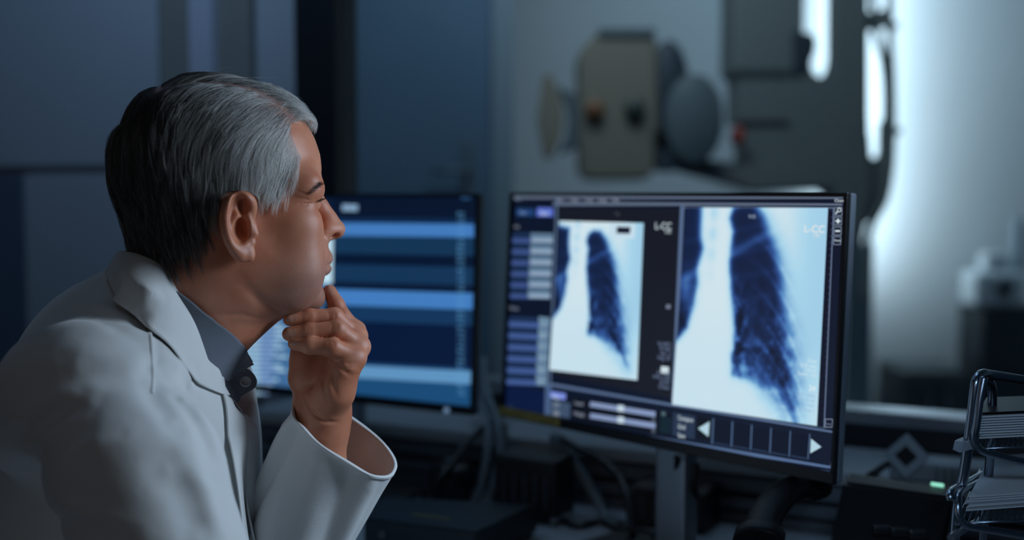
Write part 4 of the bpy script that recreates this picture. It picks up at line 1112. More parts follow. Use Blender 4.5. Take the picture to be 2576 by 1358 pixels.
def stamp(name, V, Q, M=None):
    if M is not None:
        A = np.array(M); V = V @ A[:3, :3].T + A[:3, 3]
    return V, Q
HV, HQ = build_head()
HQW = HQ[:, ::-1]                       # the head frame is left-handed: wind the faces the other way in the world
HVW = HV @ np.array(HM)[:3, :3].T + np.array(HM)[:3, 3]
# ------------------------------------------------------------------ his left hand under the chin, wrist and forearm
def build_hand():
    p = lambda x, y, Y: np.array(P(x, y, Y))
    pts = [p(690, 700, 1.10), p(960, 1358, 1.10), p(690, 700, 1.30), p(640, 1400, 1.30), p(950, 1100, 1.3)]
    lo = np.min(pts, 0); hi = np.max(pts, 0)
    G = Field(lo, hi, 0.00115)
    K = .0035
    mc = {'i': p(894, 832, 1.222), 'm': p(897, 846, 1.207), 'r': p(904, 872, 1.190), 'p': p(893, 900, 1.176)}
    wr = {'i': p(835, 1035, 1.215), 'm': p(832, 1040, 1.205), 'r': p(826, 1043, 1.195), 'p': p(818, 1045, 1.185)}
    # back of the hand: four metacarpals in a row
    for q in 'imrp':
        G.cap(wr[q], mc[q], .0135, .0098 if q != 'p' else .0095, .012)
        G.ell(mc[q], (.0102, .0095, .0102), k=.006)
    # palm pads: thenar (far, left), hypothenar (near, right), the soft pad under the finger roots
    G.chain([p(785, 1000, 1.205), p(773, 950, 1.207), p(768, 905, 1.212)], [.016, .0180, .0155], k=.010)
    G.ell(p(822, 905, 1.212), (.024, .012, .026), k=.010)
    G.chain([p(815, 1040, 1.185), p(842, 985, 1.176), p(868, 925, 1.170)], [.0165, .0185, .0130], k=.010)
    G.ell(p(868, 905, 1.180), (.014, .012, .012), k=.010)
    G.chain([p(800, 1000, 1.2), p(825, 950, 1.2), p(850, 900, 1.2)], [.016, .015, .012], k=.010)
    # thumb running up behind the fingers on the far side of the chin
    G.chain([p(766, 905, 1.212), p(760, 860, 1.222), p(760, 815, 1.238), p(775, 785, 1.25)], [.0150, .0115, .0105, .0090], k=.006)
    # wrist and forearm
    G.chain([p(800, 1060, 1.197), p(812, 1010, 1.197)], [.0235, .0225], k=.015)
    G.chain([p(833, 1050, 1.20), p(815, 1090, 1.20), p(800, 1170, 1.205), p(780, 1300, 1.215), p(765, 1390, 1.22)], [.0200, .0235, .0270, .033, .036], k=.012)
    G.chain([p(785, 1035, 1.198), p(790, 1085, 1.20), p(790, 1170, 1.205)], [.0200, .0230, .0260], k=.012)
    # fingers (middle, ring, little): knuckle, two bends, tip
    fing = [
        ([mc['m'], p(841, 797, 1.197), p(778, 798, 1.190), p(730, 803, 1.184)], [.0100, .0093, .0086, .0073]),
        ([mc['r'], p(848, 829, 1.178), p(778, 835, 1.172), p(728, 840, 1.168)], [.0104, .0099, .0091, .0074]),
        ([mc['p'], p(836, 874, 1.164), p(780, 869, 1.163), p(741, 864, 1.166)], [.0104, .0096, .0085, .0068])]
    for q, r in fing:
        keep = G.F; G.F = np.full_like(keep, .05)
        G.cap(q[0], q[1], r[0] * .98, r[1] * .96, .002)
        G.cap(q[1], q[2], r[1] * .97, r[2] * .98, .002)
        G.cap(q[2], q[3], r[2] * .98, r[3], .002)
        G.ell(q[1], (r[1] * 1.01,) * 3, k=.004)
        G.ell(q[2], (r[2] * 1.01,) * 3, k=.004)
        ax = [(G.lo[a] + G.h * np.arange(G.n[a])).astype(np.float32) for a in range(3)]
        d2 = (ax[0][:, None, None] - q[0][0]) ** 2 + (ax[1][None, :, None] - q[0][1]) ** 2 + (ax[2][None, None, :] - q[0][2]) ** 2
        G.F = smin(keep, G.F, .0007 + .007 * np.exp(-d2 / .019 ** 2))
    # index finger laid up against the chin
    ix = [mc['i'], p(862, 798, 1.222), p(846, 766, 1.226), p(829, 733, 1.230)]; r = [.0098, .0090, .0086, .0074]
    for i in range(3): G.cap(ix[i], ix[i + 1], r[i], r[i + 1], .003)
    G.settle()
    # grooves where one finger lies on the next
    G.ridge([p(718, 822, 1.172), p(748, 818, 1.172), p(791, 811, 1.176), p(838, 804, 1.180), p(875, 822, 1.184), p(905, 848, 1.184)], .0013, -.0010)
    G.ridge([p(724, 859, 1.164), p(767, 855, 1.161), p(814, 851, 1.162), p(851, 854, 1.163), p(888, 868, 1.166), p(914, 877, 1.170)], .0013, -.0010)
    # palm creases
    G.ridge([p(841, 912, 1.158), p(862, 930, 1.156), p(884, 943, 1.158)], .0022, -.0022)
    G.ridge([p(845, 911, 1.158), p(866, 914, 1.157), p(888, 913, 1.160)], .0018, -.0016)
    G.ridge([p(850, 923, 1.158), p(870, 926, 1.157), p(892, 922, 1.160)], .0015, -.0012)
    G.ridge([p(818, 896, 1.185), p(810, 930, 1.180), p(798, 958, 1.178), p(776, 982, 1.184)], .0038, -.0046)
    G.ridge([p(797, 945, 1.180), p(780, 962, 1.180), p(757, 971, 1.186)], .0018, -.0014)
    G.ridge([p(826, 912, 1.172), p(820, 955, 1.166), p(828, 1005, 1.160)], .0030, -.0018)
    G.ridge([p(845, 925, 1.160), p(838, 960, 1.158), p(848, 1000, 1.156)], .0024, -.0012)
    G.ridge([p(762, 985, 1.186), p(776, 1009, 1.178), p(796, 1035, 1.174), p(817, 1053, 1.172), p(861, 1063, 1.176)], .0022, -.0022)
    G.ridge([p(748, 985, 1.188), p(765, 1012, 1.182), p(790, 1045, 1.178)], .0022, -.0012)
    # knuckle wrinkles
    for cx, cy, Y in ((842, 820, 1.168), (836, 793, 1.188), (834, 862, 1.155), (778, 829, 1.163), (778, 796, 1.181)):
        big = cx > 800
        for dx in ((-7, 0, 7) if big else (-4, 3)):
            G.ridge([p(cx + dx - 3, cy - 10, Y), p(cx + dx + 1, cy, Y), p(cx + dx - 2, cy + 11, Y)], .0011, -.0009 if big else -.0006)
    V, Q = G.mesh()
    return smooth_verts(V, Q, 1), Q
NV, NQ = build_hand()
def skin_material():
    m = bpy.data.materials.new('skin'); m.use_nodes = True
    nt = m.node_tree; b = nt.nodes['Principled BSDF']; L = nt.links
    tc = nt.nodes.new('ShaderNodeTexCoord')
    n1 = nt.nodes.new('ShaderNodeTexNoise'); n1.inputs['Scale'].default_value = 22; n1.inputs['Detail'].default_value = 6
    n2 = nt.nodes.new('ShaderNodeTexNoise'); n2.inputs['Scale'].default_value = 1500; n2.inputs['Detail'].default_value = 3
    r1 = nt.nodes.new('ShaderNodeValToRGB')
    r1.color_ramp.elements[0].position = .32; r1.color_ramp.elements[1].position = .68
    r1.color_ramp.elements[0].color = (.50, .160, .078, 1); r1.color_ramp.elements[1].color = (.64, .265, .155, 1)
    L.new(tc.outputs['Object'], n1.inputs['Vector']); L.new(tc.outputs['Object'], n2.inputs['Vector'])
    L.new(n1.outputs['Fac'], r1.inputs['Fac'])
    at = nt.nodes.new('ShaderNodeAttribute'); at.attribute_name = 'beard'
    mul = nt.nodes.new('ShaderNodeMath'); mul.operation = 'MULTIPLY'
    rr = nt.nodes.new('ShaderNodeValToRGB'); rr.color_ramp.elements[0].position = .35; rr.color_ramp.elements[1].position = .70
    L.new(n2.outputs['Fac'], rr.inputs['Fac'])
    L.new(at.outputs['Fac'], mul.inputs[0]); L.new(rr.outputs['Color'], mul.inputs[1])
    mx = nt.nodes.new('ShaderNodeMixRGB'); mx.inputs[2].default_value = (.20, .17, .165, 1)
    L.new(mul.outputs[0], mx.inputs[0]); L.new(r1.outputs['Color'], mx.inputs[1])
    L.new(mx.outputs[0], b.inputs['Base Color'])
    v = nt.nodes.new('ShaderNodeTexVoronoi'); v.inputs['Scale'].default_value = 2200
    L.new(tc.outputs['Object'], v.inputs['Vector'])
    ad = nt.nodes.new('ShaderNodeMath'); ad.operation = 'ADD'
    L.new(v.outputs['Distance'], ad.inputs[0]); L.new(n2.outputs['Fac'], ad.inputs[1])
    bp = nt.nodes.new('ShaderNodeBump'); bp.inputs['Strength'].default_value = .30; bp.inputs['Distance'].default_value = .0003
    L.new(ad.outputs[0], bp.inputs['Height']); L.new(bp.outputs['Normal'], b.inputs['Normal'])
    b.inputs['Roughness'].default_value = .46
    b.inputs['Specular IOR Level'].default_value = .6
    b.inputs['Subsurface Weight'].default_value = .35
    b.inputs['Subsurface Radius'].default_value = (1.0, .3, .15)
    b.inputs['Subsurface Scale'].default_value = .005
    return m
SKIN = skin_material()
def build_body():
    V = np.concatenate([HVW, NV]); Q = np.concatenate([HQW, NQ + len(HVW)])
    me = np_mesh('person', V, Q)
    o = link('person', me, SKIN, None, True)
    tag(o, 'grey haired man in a white lab coat, chin resting on his left hand', 'person')
    # where the beard grows: jaw, chin and upper lip
    at = me.attributes.new('beard', 'FLOAT', 'POINT')
    w = np.zeros(len(V))
    X, Y_, Z = HV[:, 0], HV[:, 1], HV[:, 2]
    ch = H(790, 735)
    jaw = np.exp(-(((X - ch[0]) / .050) ** 2 + ((Z - ch[2]) / .034) ** 2))
    lipz = H(825, 625)
    ul = np.exp(-(((X - lipz[0]) / .018) ** 2 + ((Z - lipz[2]) / .012) ** 2 + (Y_ / .03) ** 2))
    w[:len(HV)] = np.clip(np.maximum(jaw * 1.3, ul * .6), 0, 1)
    at.data.foreach_set('value', w.astype(np.float32))
    return o
body = build_body()

NAIL = mat('fingernail', (.52, .235, .155), .34, spec=.5)
NBVH = BVHTree.FromPolygons([Vector(v) for v in NV], [tuple(f) for f in NQ])
def nail(px, py, ang, L, W, tilt=(0, 0)):
    cam = Vector((0, 0, CAM_Z))
    hit = NBVH.ray_cast(cam, ray(px, py).normalized())
    if hit[0] is None: return
    c, no = hit[0], (hit[1] * .8 + Vector((0, -.25, .5))).normalized()
    u = (P(px + 10 * math.cos(ang), py + 10 * math.sin(ang), c.y) - P(px, py, c.y)); u = (u - no * u.dot(no)).normalized()
    w = no.cross(u).normalized()
    bm = bmesh.new(); nx, ny = 12, 9; grid = []
    for i in range(nx):
        a = -1 + 2 * i / (nx - 1); row = []
        for j in range(ny):
            b = -1 + 2 * j / (ny - 1)
            lim = math.sqrt(max(0, 1 - max(0, abs(a) - .45) ** 2 / .62 ** 2))
            p = c + u * a * L + w * b * W * lim + no * .004
            h = NBVH.ray_cast(p, -no, .02)
            q_ = h[0] if h[0] is not None else p - no * .004
            row.append(bm.verts.new(q_ + no * (.0003 - .0003 * abs(b) ** 3 + .0002 * (a < -.6))))
        grid.append(row)
    for i in range(nx - 1):
        for j in range(ny - 1): bm.faces.new((grid[i][j], grid[i + 1][j], grid[i + 1][j + 1], grid[i][j + 1]))
    obj('fingernail', bm, NAIL, body, True)
nail(734, 799, math.radians(172), .0056, .0036)
nail(732, 835, math.radians(172), .0058, .0038)
nail(740, 862, math.radians(172), .0050, .0024)
nail(829, 731, math.radians(245), .0062, .0038)
# ------------------------------------------------------------------ hair, brows and lashes
rng = np.random.default_rng(7)
def pip(x, y, poly):                    # points inside an outline
    ins = np.zeros(len(x), bool); n = len(poly)
    for i in range(n):
        x0, y0 = poly[i]; x1, y1 = poly[(i + 1) % n]
        c = ((y0 > y) != (y1 > y)) & (x < (x1 - x0) * (y - y0) / (y1 - y0 + 1e-9) + x0)
        ins ^= c
    return ins
def side_px(V):                          # side-view coordinates (photo pixels on the middle plane of the head)
    x = 560 + V[:, 0] * 2335; y = 480 - V[:, 2] * 2417
    return x, y
# scalp outline in the side view, at the skin
scalp = [(765, 300), (742, 306), (716, 318), (716, 345), (726, 372), (738, 398), (730, 422), (712, 442), (700, 462), (694, 484), (686, 498), (672, 492), (658, 482), (644, 472), (632, 466), (612, 462),
         (578, 468), (548, 492), (524, 540), (512, 590), (495, 615), (470, 640), (430, 655), (380, 650), (300, 640), (230, 600), (180, 350), (300, 100), (600, 100), (790, 180), (790, 290)]
def surface_samples(n, V, Q, keep):
    a = V[Q[:, 1]] - V[Q[:, 0]]; b = V[Q[:, 2]] - V[Q[:, 0]]
    N = np.cross(a, b); A = np.linalg.norm(N, axis=1)
    W = A * keep
    f = rng.choice(len(Q), n, p=W / W.sum())
    u, v = rng.random(n), rng.random(n)
    p = V[Q[f, 0]] * ((1 - u) * (1 - v))[:, None] + V[Q[f, 1]] * (u * (1 - v))[:, None] + V[Q[f, 2]] * (u * v)[:, None] + V[Q[f, 3]] * ((1 - u) * v)[:, None]
    return p
cx = HV[HQ].mean(1)
fx, fy = side_px(cx)
a_ = HV[HQ[:, 1]] - HV[HQ[:, 0]]; b_ = HV[HQ[:, 2]] - HV[HQ[:, 0]]
fn = np.cross(a_, b_); fn /= np.linalg.norm(fn, axis=1)[:, None] + 1e-12
isear = (np.abs(cx[:, 1]) > .062) & pip(fx, fy, [(548, 486), (560, 479), (618, 479), (636, 500), (640, 560), (636, 650), (600, 670), (560, 640), (545, 560)])
keep = (pip(fx, fy, scalp) & ~isear).astype(float)
HBVH = BVHTree.FromPolygons([Vector(v) for v in HV], [tuple(q) for q in HQ[~isear]])
def near(p, n=None):
    co, no, idx, d = HBVH.find_nearest(Vector(p))
    return np.array(co), np.array(no)
PART = .044                              # the parting runs front to back at this side distance
def flow(p, no):
    # combing direction in the head frame (x forward, y right, z up)
    x, y = 560 + p[0] * 2335, 480 - p[2] * 2417
    top = p[2] > .070 and p[1] < PART and p[0] > -.06
    if top:                              # swept across the top, forwards, then down on the far side
        f = np.clip((p[0] + .03) / .10, 0, 1)
        d = np.array([.85 + .25 * f, -.55 + .25 * f, .0])
    else:
        s = np.clip((x - 430) / 300, 0, 1)        # 0 at the back of the head, 1 at the temple
        down = -1.0
        back = -1.0 * np.clip((x - 400) / 200, 0, 1) * np.clip((450 - y) / 130, 0.0, 1)
        if y > 430: back += -.10 * s
        if y > 560: back += .25 * (1 - s)
        if x > 640 and y > 440: back = -.30
        d = np.array([back, .08 if p[1] > 0 else -.08, down])
        if p[2] > .085: d = d + np.array([-.5, .45 * np.sign(p[1]), 0])
    d = d - no * (d @ no)
    return d / (np.linalg.norm(d) + 1e-9)
def grow(roots, lenf, liftf, nseg=9, wob=.10, clump=None, flowf=flow):
    out = []
    for i, r in enumerate(roots):
        co, no = near(r)
        L = lenf(co); st = L / (nseg - 1)
        p = co - no * .0006; pts = [p]
        c_ = co * 260
        sw = np.array([math.sin(c_[0] * 1.3 + c_[2] * .9 + 2 * math.sin(c_[1] * .7)), math.sin(c_[2] * 1.1 + c_[1] * .8 + 1.7), math.sin(c_[0] * .9 - c_[1] * 1.2 + 4)]) * .14
        w = rng.normal(0, wob, 3) + sw; lift = liftf(co) * (0.55 + .75 * rng.random())
        h = 0.0
        for k in range(1, nseg):
            d = flowf(p, no) + w * (.6 + .4 * k / nseg)
            d /= np.linalg.norm(d)
            t = k / (nseg - 1)
            q = p + d * st
            co2, no2 = near(q)
            hh = lift * math.sin(min(1.0, t * 2.2) * math.pi / 2) * (1 if t < .75 else 1 - .5 * (t - .75) / .25)
            p = co2 + no2 * hh; no = no2
            pts.append(p)
        out.append(pts)
    return np.array(out)
def hair_object(name, strands, shade, radius, material, parent):
    n, k, _ = strands.shape
    W = strands.reshape(-1, 3) @ np.array(HM)[:3, :3].T + np.array(HM)[:3, 3]
    hc = bpy.data.hair_curves.new(name)
    hc.add_curves([k] * n)
    hc.points.foreach_set('position', W.astype(np.float32).ravel())
    rad = np.tile(radius * np.interp(np.linspace(0, 1, k), [0, .6, 1], [1, .9, .25]), n).astype(np.float32)
    hc.points.foreach_set('radius', rad)
    a = hc.attributes.new('shade', 'FLOAT', 'CURVE')
    a.data.foreach_set('value', shade.astype(np.float32))
    o = bpy.data.objects.new(name, hc); COL.objects.link(o)
    hc.materials.append(material)
    if parent: o.parent = parent
    return o
def hair_mat(name, dark, light, rough=.36, spec=.6):
    m = bpy.data.materials.new(name); m.use_nodes = True
    nt = m.node_tree; b = nt.nodes['Principled BSDF']
    at = nt.nodes.new('ShaderNodeAttribute'); at.attribute_name = 'shade'
    r = nt.nodes.new('ShaderNodeValToRGB')
    r.color_ramp.elements[0].color = (*dark, 1); r.color_ramp.elements[1].color = (*light, 1)
    nt.links.new(at.outputs['Fac'], r.inputs['Fac']); nt.links.new(r.outputs['Color'], b.inputs['Base Color'])
    b.inputs['Roughness'].default_value = rough; b.inputs['Specular IOR Level'].default_value = spec
    return m
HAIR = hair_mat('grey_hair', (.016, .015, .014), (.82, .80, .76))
BROW = hair_mat('dark_hair', (.015, .014, .014), (.07, .066, .062), .7, .2)
SX = lambda co: (560 + co[0] * 2335, 480 - co[2] * 2417)
def h_len(co):
    x, y = SX(co)
    if co[2] > .070 and co[1] < PART + .004: return (.055 - .032 * np.clip((x - 620) / 110, 0, 1)) * (.85 + .3 * rng.random())
    L = .050
    if y > 440: L = .036
    if y > 560: L = .028
    if x > 630 and y > 420: L = .022
    return L * (.75 + .4 * rng.random())
def h_lift(co):
    x, y = SX(co)
    if co[2] > .070 and co[1] < PART: return .0032 + .0060 * np.clip((x - 600) / 120, 0, 1)
    b = np.clip((520 - x) / 200, 0, 1)
    l = .0050 + .0060 * b
    if y < 300: l *= .6 + .4 * np.clip((y - 210) / 90, 0, 1)
    if x > 620: l = .0045
    if y > 590: l *= .8
    return l
NH = 36000
keepw = keep * np.where(cx[:, 1] < -.02, .35, 1.0)
roots = surface_samples(NH, HV, HQ, keepw)
# the parting is a bare line
par = np.abs(roots[:, 1] - PART) / .0012
m = ~((par < .12) & (roots[:, 2] > .078) & (roots[:, 0] > -.02))
roots = roots[m]
rx, ry = side_px(roots)
st = grow(roots, h_len, h_lift)
grey = np.clip((rx - 470) / 230, 0, 1) * .50 + .08  # salt-and-pepper tone; darker back and paler temple have the lighting put into the colour
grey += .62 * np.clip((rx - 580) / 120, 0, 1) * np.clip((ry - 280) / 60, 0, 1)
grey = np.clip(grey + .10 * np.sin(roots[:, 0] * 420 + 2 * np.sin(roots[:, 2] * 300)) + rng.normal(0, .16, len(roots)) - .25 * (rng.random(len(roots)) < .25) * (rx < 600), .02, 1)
# locks: strands gather towards guide strands
from mathutils.kdtree import KDTree
ng = 2600; gi = rng.choice(len(st), ng, replace=False)
kd = KDTree(ng)
for k, g_i in enumerate(gi): kd.insert(Vector(st[g_i, 0]), k)
kd.balance()
own = np.array([kd.find(Vector(p))[1] for p in st[:, 0]])
G_ = st[gi][own]
tt = np.linspace(0, 1, st.shape[1])[None, :, None]
st = st + (G_ - st) * (tt ** 1.1) * (.58 + .38 * rng.random((len(st), 1, 1))) * 1.0
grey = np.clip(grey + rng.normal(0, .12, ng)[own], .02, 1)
fly = rng.random(len(st)) < .006
st[fly] += (np.linspace(0, 1, st.shape[1]) ** 2)[None, :, None] * (rng.normal(0, .006, (fly.sum(), 1, 3)) + np.array([0, 0, .004]))
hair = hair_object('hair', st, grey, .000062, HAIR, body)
# eyebrows
HWB = BVHTree.FromPolygons([Vector(v) for v in HVW], [tuple(f) for f in HQW])
def on_face(px, py, v):                  # the point of the near side of the face seen at this place, in the head frame
    h_ = HWB.ray_cast(Vector((0, 0, CAM_Z)), ray(px, py).normalized())
    if h_[0] is None: return H(px, py, v)
    d = h_[0] - HC
    return (d.dot(FWD), d.dot(RGT), d.z)
def brow_strands():
    out = []; sh = []
    for s in (1, -1):
        line = [on_face(776, 487, .050), on_face(785, 480, .045), on_face(795, 472, .037), on_face(804, 466, .026), on_face(810, 463, .014)]
        cl = catmull([(p[0], s * p[1], p[2]) for p in line], 8)
        for i in range(230):
            t = rng.random() ** .62 * (len(cl) - 1.01); k = int(t); p = cl[k] * (1 - t + k) + cl[k + 1] * (t - k)
            p = p + np.array([0, 0, rng.normal(0, .0015)])
            co, no = near(p)
            d = cl[max(k - 2, 0)] - cl[min(k + 3, len(cl) - 1)]; d = d / (np.linalg.norm(d) + 1e-9)
            fr = t / len(cl)
            d = d * (1.0 - .35 * fr) + np.array([.75 * fr ** 3, 0, .30 * fr]) + rng.normal(0, .08, 3)
            d /= np.linalg.norm(d)
            L = (.0042 + .003 * rng.random()) * (.45 + .75 * fr)
            pts = [co - no * .0004]; q_ = co
            for j in range(1, 5):
                q_ = q_ + d * L / 4
                if fr < .85:
                    c2, n2 = near(q_)
                    q_ = c2 + n2 * (.0004 + .0009 * math.sin(j / 4 * 2.6))
                pts.append(q_)
            out.append(pts); sh.append(rng.random())
    return np.array(out), np.array(sh)
bs, sh = brow_strands()
hair_object('eyebrows', bs, sh, .00006, BROW, body)
def lash_strands():
    out = []
    for s in (1, -1):
        cl = catmull([(p[0], s * p[1], p[2]) for p in [on_face(792, 508, .046), on_face(799, 504, .040), on_face(805, 501, .032), on_face(809, 499, .026)]], 8)
        for i in range(60):
            t = rng.random() * (len(cl) - 1.01); k = int(t); p = cl[k] * (1 - t + k) + cl[k + 1] * (t - k)
            d = np.array([.9, 0, -.30 + rng.normal(0, .06)]) + rng.normal(0, .12, 3); d /= np.linalg.norm(d)
            out.append([p + d * .0060 * j / 4 + np.array([0, 0, .0022 * (j / 4) ** 2]) for j in range(5)])
    return np.array(out)
ls = lash_strands()
hair_object('eyelashes', ls, np.zeros(len(ls)), .00005, BROW, body)

# darker stubble of roots on the scalp under the hair
at_ = body.data.attributes['beard']
vx, vy = side_px(HV)
sc_ = pip(vx, vy, scalp) & ~((np.abs(HV[:, 1]) > .062) & pip(vx, vy, [(548, 486), (560, 479), (618, 479), (636, 500), (640, 560), (636, 650), (600, 670), (560, 640), (545, 560)]))
buf = np.zeros(len(body.data.vertices), np.float32); at_.data.foreach_get('value', buf)
buf[:len(HV)] = np.maximum(buf[:len(HV)], sc_ * 1.6)
at_.data.foreach_set('value', buf)
# ------------------------------------------------------------------ clothes
def cloth(name, col, rough=.85, sheen=.25, weave=1.0, sub=0.0):
    m = bpy.data.materials.new(name); m.use_nodes = True
    nt = m.node_tree; b = nt.nodes['Principled BSDF']; L = nt.links
    tc = nt.nodes.new('ShaderNodeTexCoord')
    b.inputs['Roughness'].default_value = rough; b.inputs['Sheen Weight'].default_value = sheen
    b.inputs['Sheen Roughness'].default_value = .5; b.inputs['Specular IOR Level'].default_value = .2
    n = nt.nodes.new('ShaderNodeTexNoise'); n.inputs['Scale'].default_value = 6; n.inputs['Detail'].default_value = 4
    r = nt.nodes.new('ShaderNodeValToRGB'); r.color_ramp.elements[0].color = (*[c * .93 for c in col], 1); r.color_ramp.elements[1].color = (*col, 1)
    L.new(tc.outputs['Object'], n.inputs['Vector']); L.new(n.outputs['Fac'], r.inputs['Fac']); L.new(r.outputs['Color'], b.inputs['Base Color'])
    w = nt.nodes.new('ShaderNodeTexNoise'); w.inputs['Scale'].default_value = 1100; w.inputs['Detail'].default_value = 2
    n3 = nt.nodes.new('ShaderNodeTexNoise'); n3.inputs['Scale'].default_value = 28; n3.inputs['Detail'].default_value = 3
    ad = nt.nodes.new('ShaderNodeMath'); ad.operation = 'MULTIPLY_ADD'; ad.inputs[1].default_value = 9.0
    L.new(tc.outputs['Object'], w.inputs['Vector']); L.new(tc.outputs['Object'], n3.inputs['Vector'])
    L.new(n3.outputs['Fac'], ad.inputs[0]); L.new(w.outputs['Fac'], ad.inputs[2])
    bp = nt.nodes.new('ShaderNodeBump'); bp.inputs['Strength'].default_value = .3 * weave; bp.inputs['Distance'].default_value = .0004
    L.new(ad.outputs[0], bp.inputs['Height']); L.new(bp.outputs['Normal'], b.inputs['Normal'])
    return m
COAT = cloth('coat_cotton', (.74, .74, .73))
SHIRT = cloth('shirt_cotton', (.16, .18, .22), sheen=.15)
def q(x, y, Y): return np.array(P(x, y, Y))
def build_coat():
    G = Field((-.80, .86, .70), (-.17, 1.56, 1.16), .0028)
    # trunk, upper back, chest
    G.ell(q(330, 975, 1.205), (.086, .145, .108), axes=[(.97, .2, .1), (-.2, .97, 0), (-.1, 0, 1)], k=.03)
    G.ell(q(392, 1060, 1.215), (.075, .130, .115), axes=[(.97, .2, 0), (-.2, .97, 0), (0, 0, 1)], k=.03)
    G.cap(q(330, 1000, 1.22), q(290, 1600, 1.24), .125, .150, .05)
    G.cap(q(455, 1150, 1.215), q(470, 1500, 1.215), .068, .075, .05)
    # base of the neck
    G.chain([q(325, 760, 1.20), q(345, 830, 1.205)], [.036, .062], k=.02)
    # near shoulder, upper arm
    G.ell(q(258, 965, 1.060), (.074, .056, .054), k=.030)
    G.chain([q(236, 1000, 1.050), q(345, 1190, 1.015), q(425, 1420, .99)], [.063, .073, .070], k=.018)
    G.cap(q(60, 1050, 1.10), q(150, 1000, 1.08), .050, .060, .04)
    # far shoulder, upper arm
    G.ell(q(455, 960, 1.37), (.075, .065, .065), k=.04)
    G.chain([q(450, 980, 1.37), q(560, 1300, 1.35), q(690, 1560, 1.30)], [.062, .058, .055], k=.03)
    G.cap(q(465, 765, 1.19), q(600, 955, 1.20), .050, .040, .008, 'sub')
    V0, Q0 = G.mesh()
    bv = BVHTree.FromPolygons([Vector(v) for v in V0], [tuple(f) for f in Q0])
    cam = Vector((0, 0, CAM_Z))
    def on(x, y, Y):
        hit = bv.ray_cast(cam, ray(x, y).normalized())
        return np.array(hit[0]) if hit[0] is not None else q(x, y, Y)
    def s(pts, w, a): G.ridge([on(*p) for p in pts], w, a * (1.15 if w < .005 else 1.0))
    # seams
    s([(366, 742, 1.12), (371, 790, 1.08), (382, 850, 1.04), (385, 905, 1.02), (386, 945, 1.02)], .0032, .0026)
    s([(376, 770, 1.10), (388, 850, 1.04), (394, 905, 1.02), (396, 945, 1.02)], .0035, -.0020)
    # drag folds of yoke, sleeve head
    s([(215, 762, 1.10), (270, 780, 1.07), (330, 812, 1.06), (372, 836, 1.06)], .008, .0060)
    s([(235, 800, 1.09), (300, 825, 1.06), (360, 858, 1.05)], .011, -.0035)
    s([(150, 890, 1.05), (240, 900, 1.01), (310, 915, 1.0), (372, 932, 1.01)], .016, .0022)
    s([(190, 925, 1.03), (270, 935, 1.0), (360, 965, 1.0)], .016, -.0018)
    s([(392, 800, 1.09), (430, 850, 1.09), (475, 915, 1.10)], .010, -.0060)
    s([(388, 872, 1.07), (440, 915, 1.08), (500, 975, 1.10)], .008, .0060)
    s([(392, 925, 1.05), (430, 965, 1.06), (465, 1005, 1.08)], .010, -.0055)
    s([(380, 960, 1.0), (400, 1010, .99), (440, 1060, 1.0)], .011, -.0060)
    s([(415, 945, 1.05), (440, 980, 1.05), (490, 1030, 1.06), (530, 1090, 1.05)], .008, .0055)
    s([(460, 1010, 1.03), (500, 1060, 1.02), (530, 1130, 1.0), (545, 1190, .99)], .011, -.0065)
    s([(420, 1180, .95), (460, 1250, .94), (500, 1358, .94)], .014, -.0045)
    s([(470, 1150, .96), (520, 1240, .95), (550, 1358, .95)], .010, .0040)
    s([(90, 1240, 1.0), (180, 1275, .97), (270, 1305, .95), (350, 1335, .94)], .008, .0055)
    s([(60, 1270, 1.0), (170, 1310, .97), (300, 1345, .95)], .010, -.0060)
    for pts, a in (([(30, 1075, 1), (90, 1030, 1), (150, 1000, 1), (215, 985, 1)], .0050), ([(40, 1110, 1), (105, 1062, 1), (170, 1030, 1), (230, 1015, 1)], -.0045),
                   ([(45, 1150, 1), (110, 1100, 1), (180, 1060, 1), (240, 1045, 1)], .0040), ([(55, 1190, 1), (125, 1135, 1), (190, 1095, 1)], -.0040),
                   ([(120, 1200, 1), (180, 1150, 1), (250, 1110, 1), (310, 1090, 1)], .0030)):
        s(pts, .011, a)
    V, Q = G.mesh()
    return smooth_verts(V, Q, 2), Q
CV, CQ = build_coat()
CB = BVHTree.FromPolygons([Vector(v) for v in CV], [tuple(f) for f in CQ])
HBW = BVHTree.FromPolygons([Vector(v) for v in HVW], [tuple(f) for f in HQW])
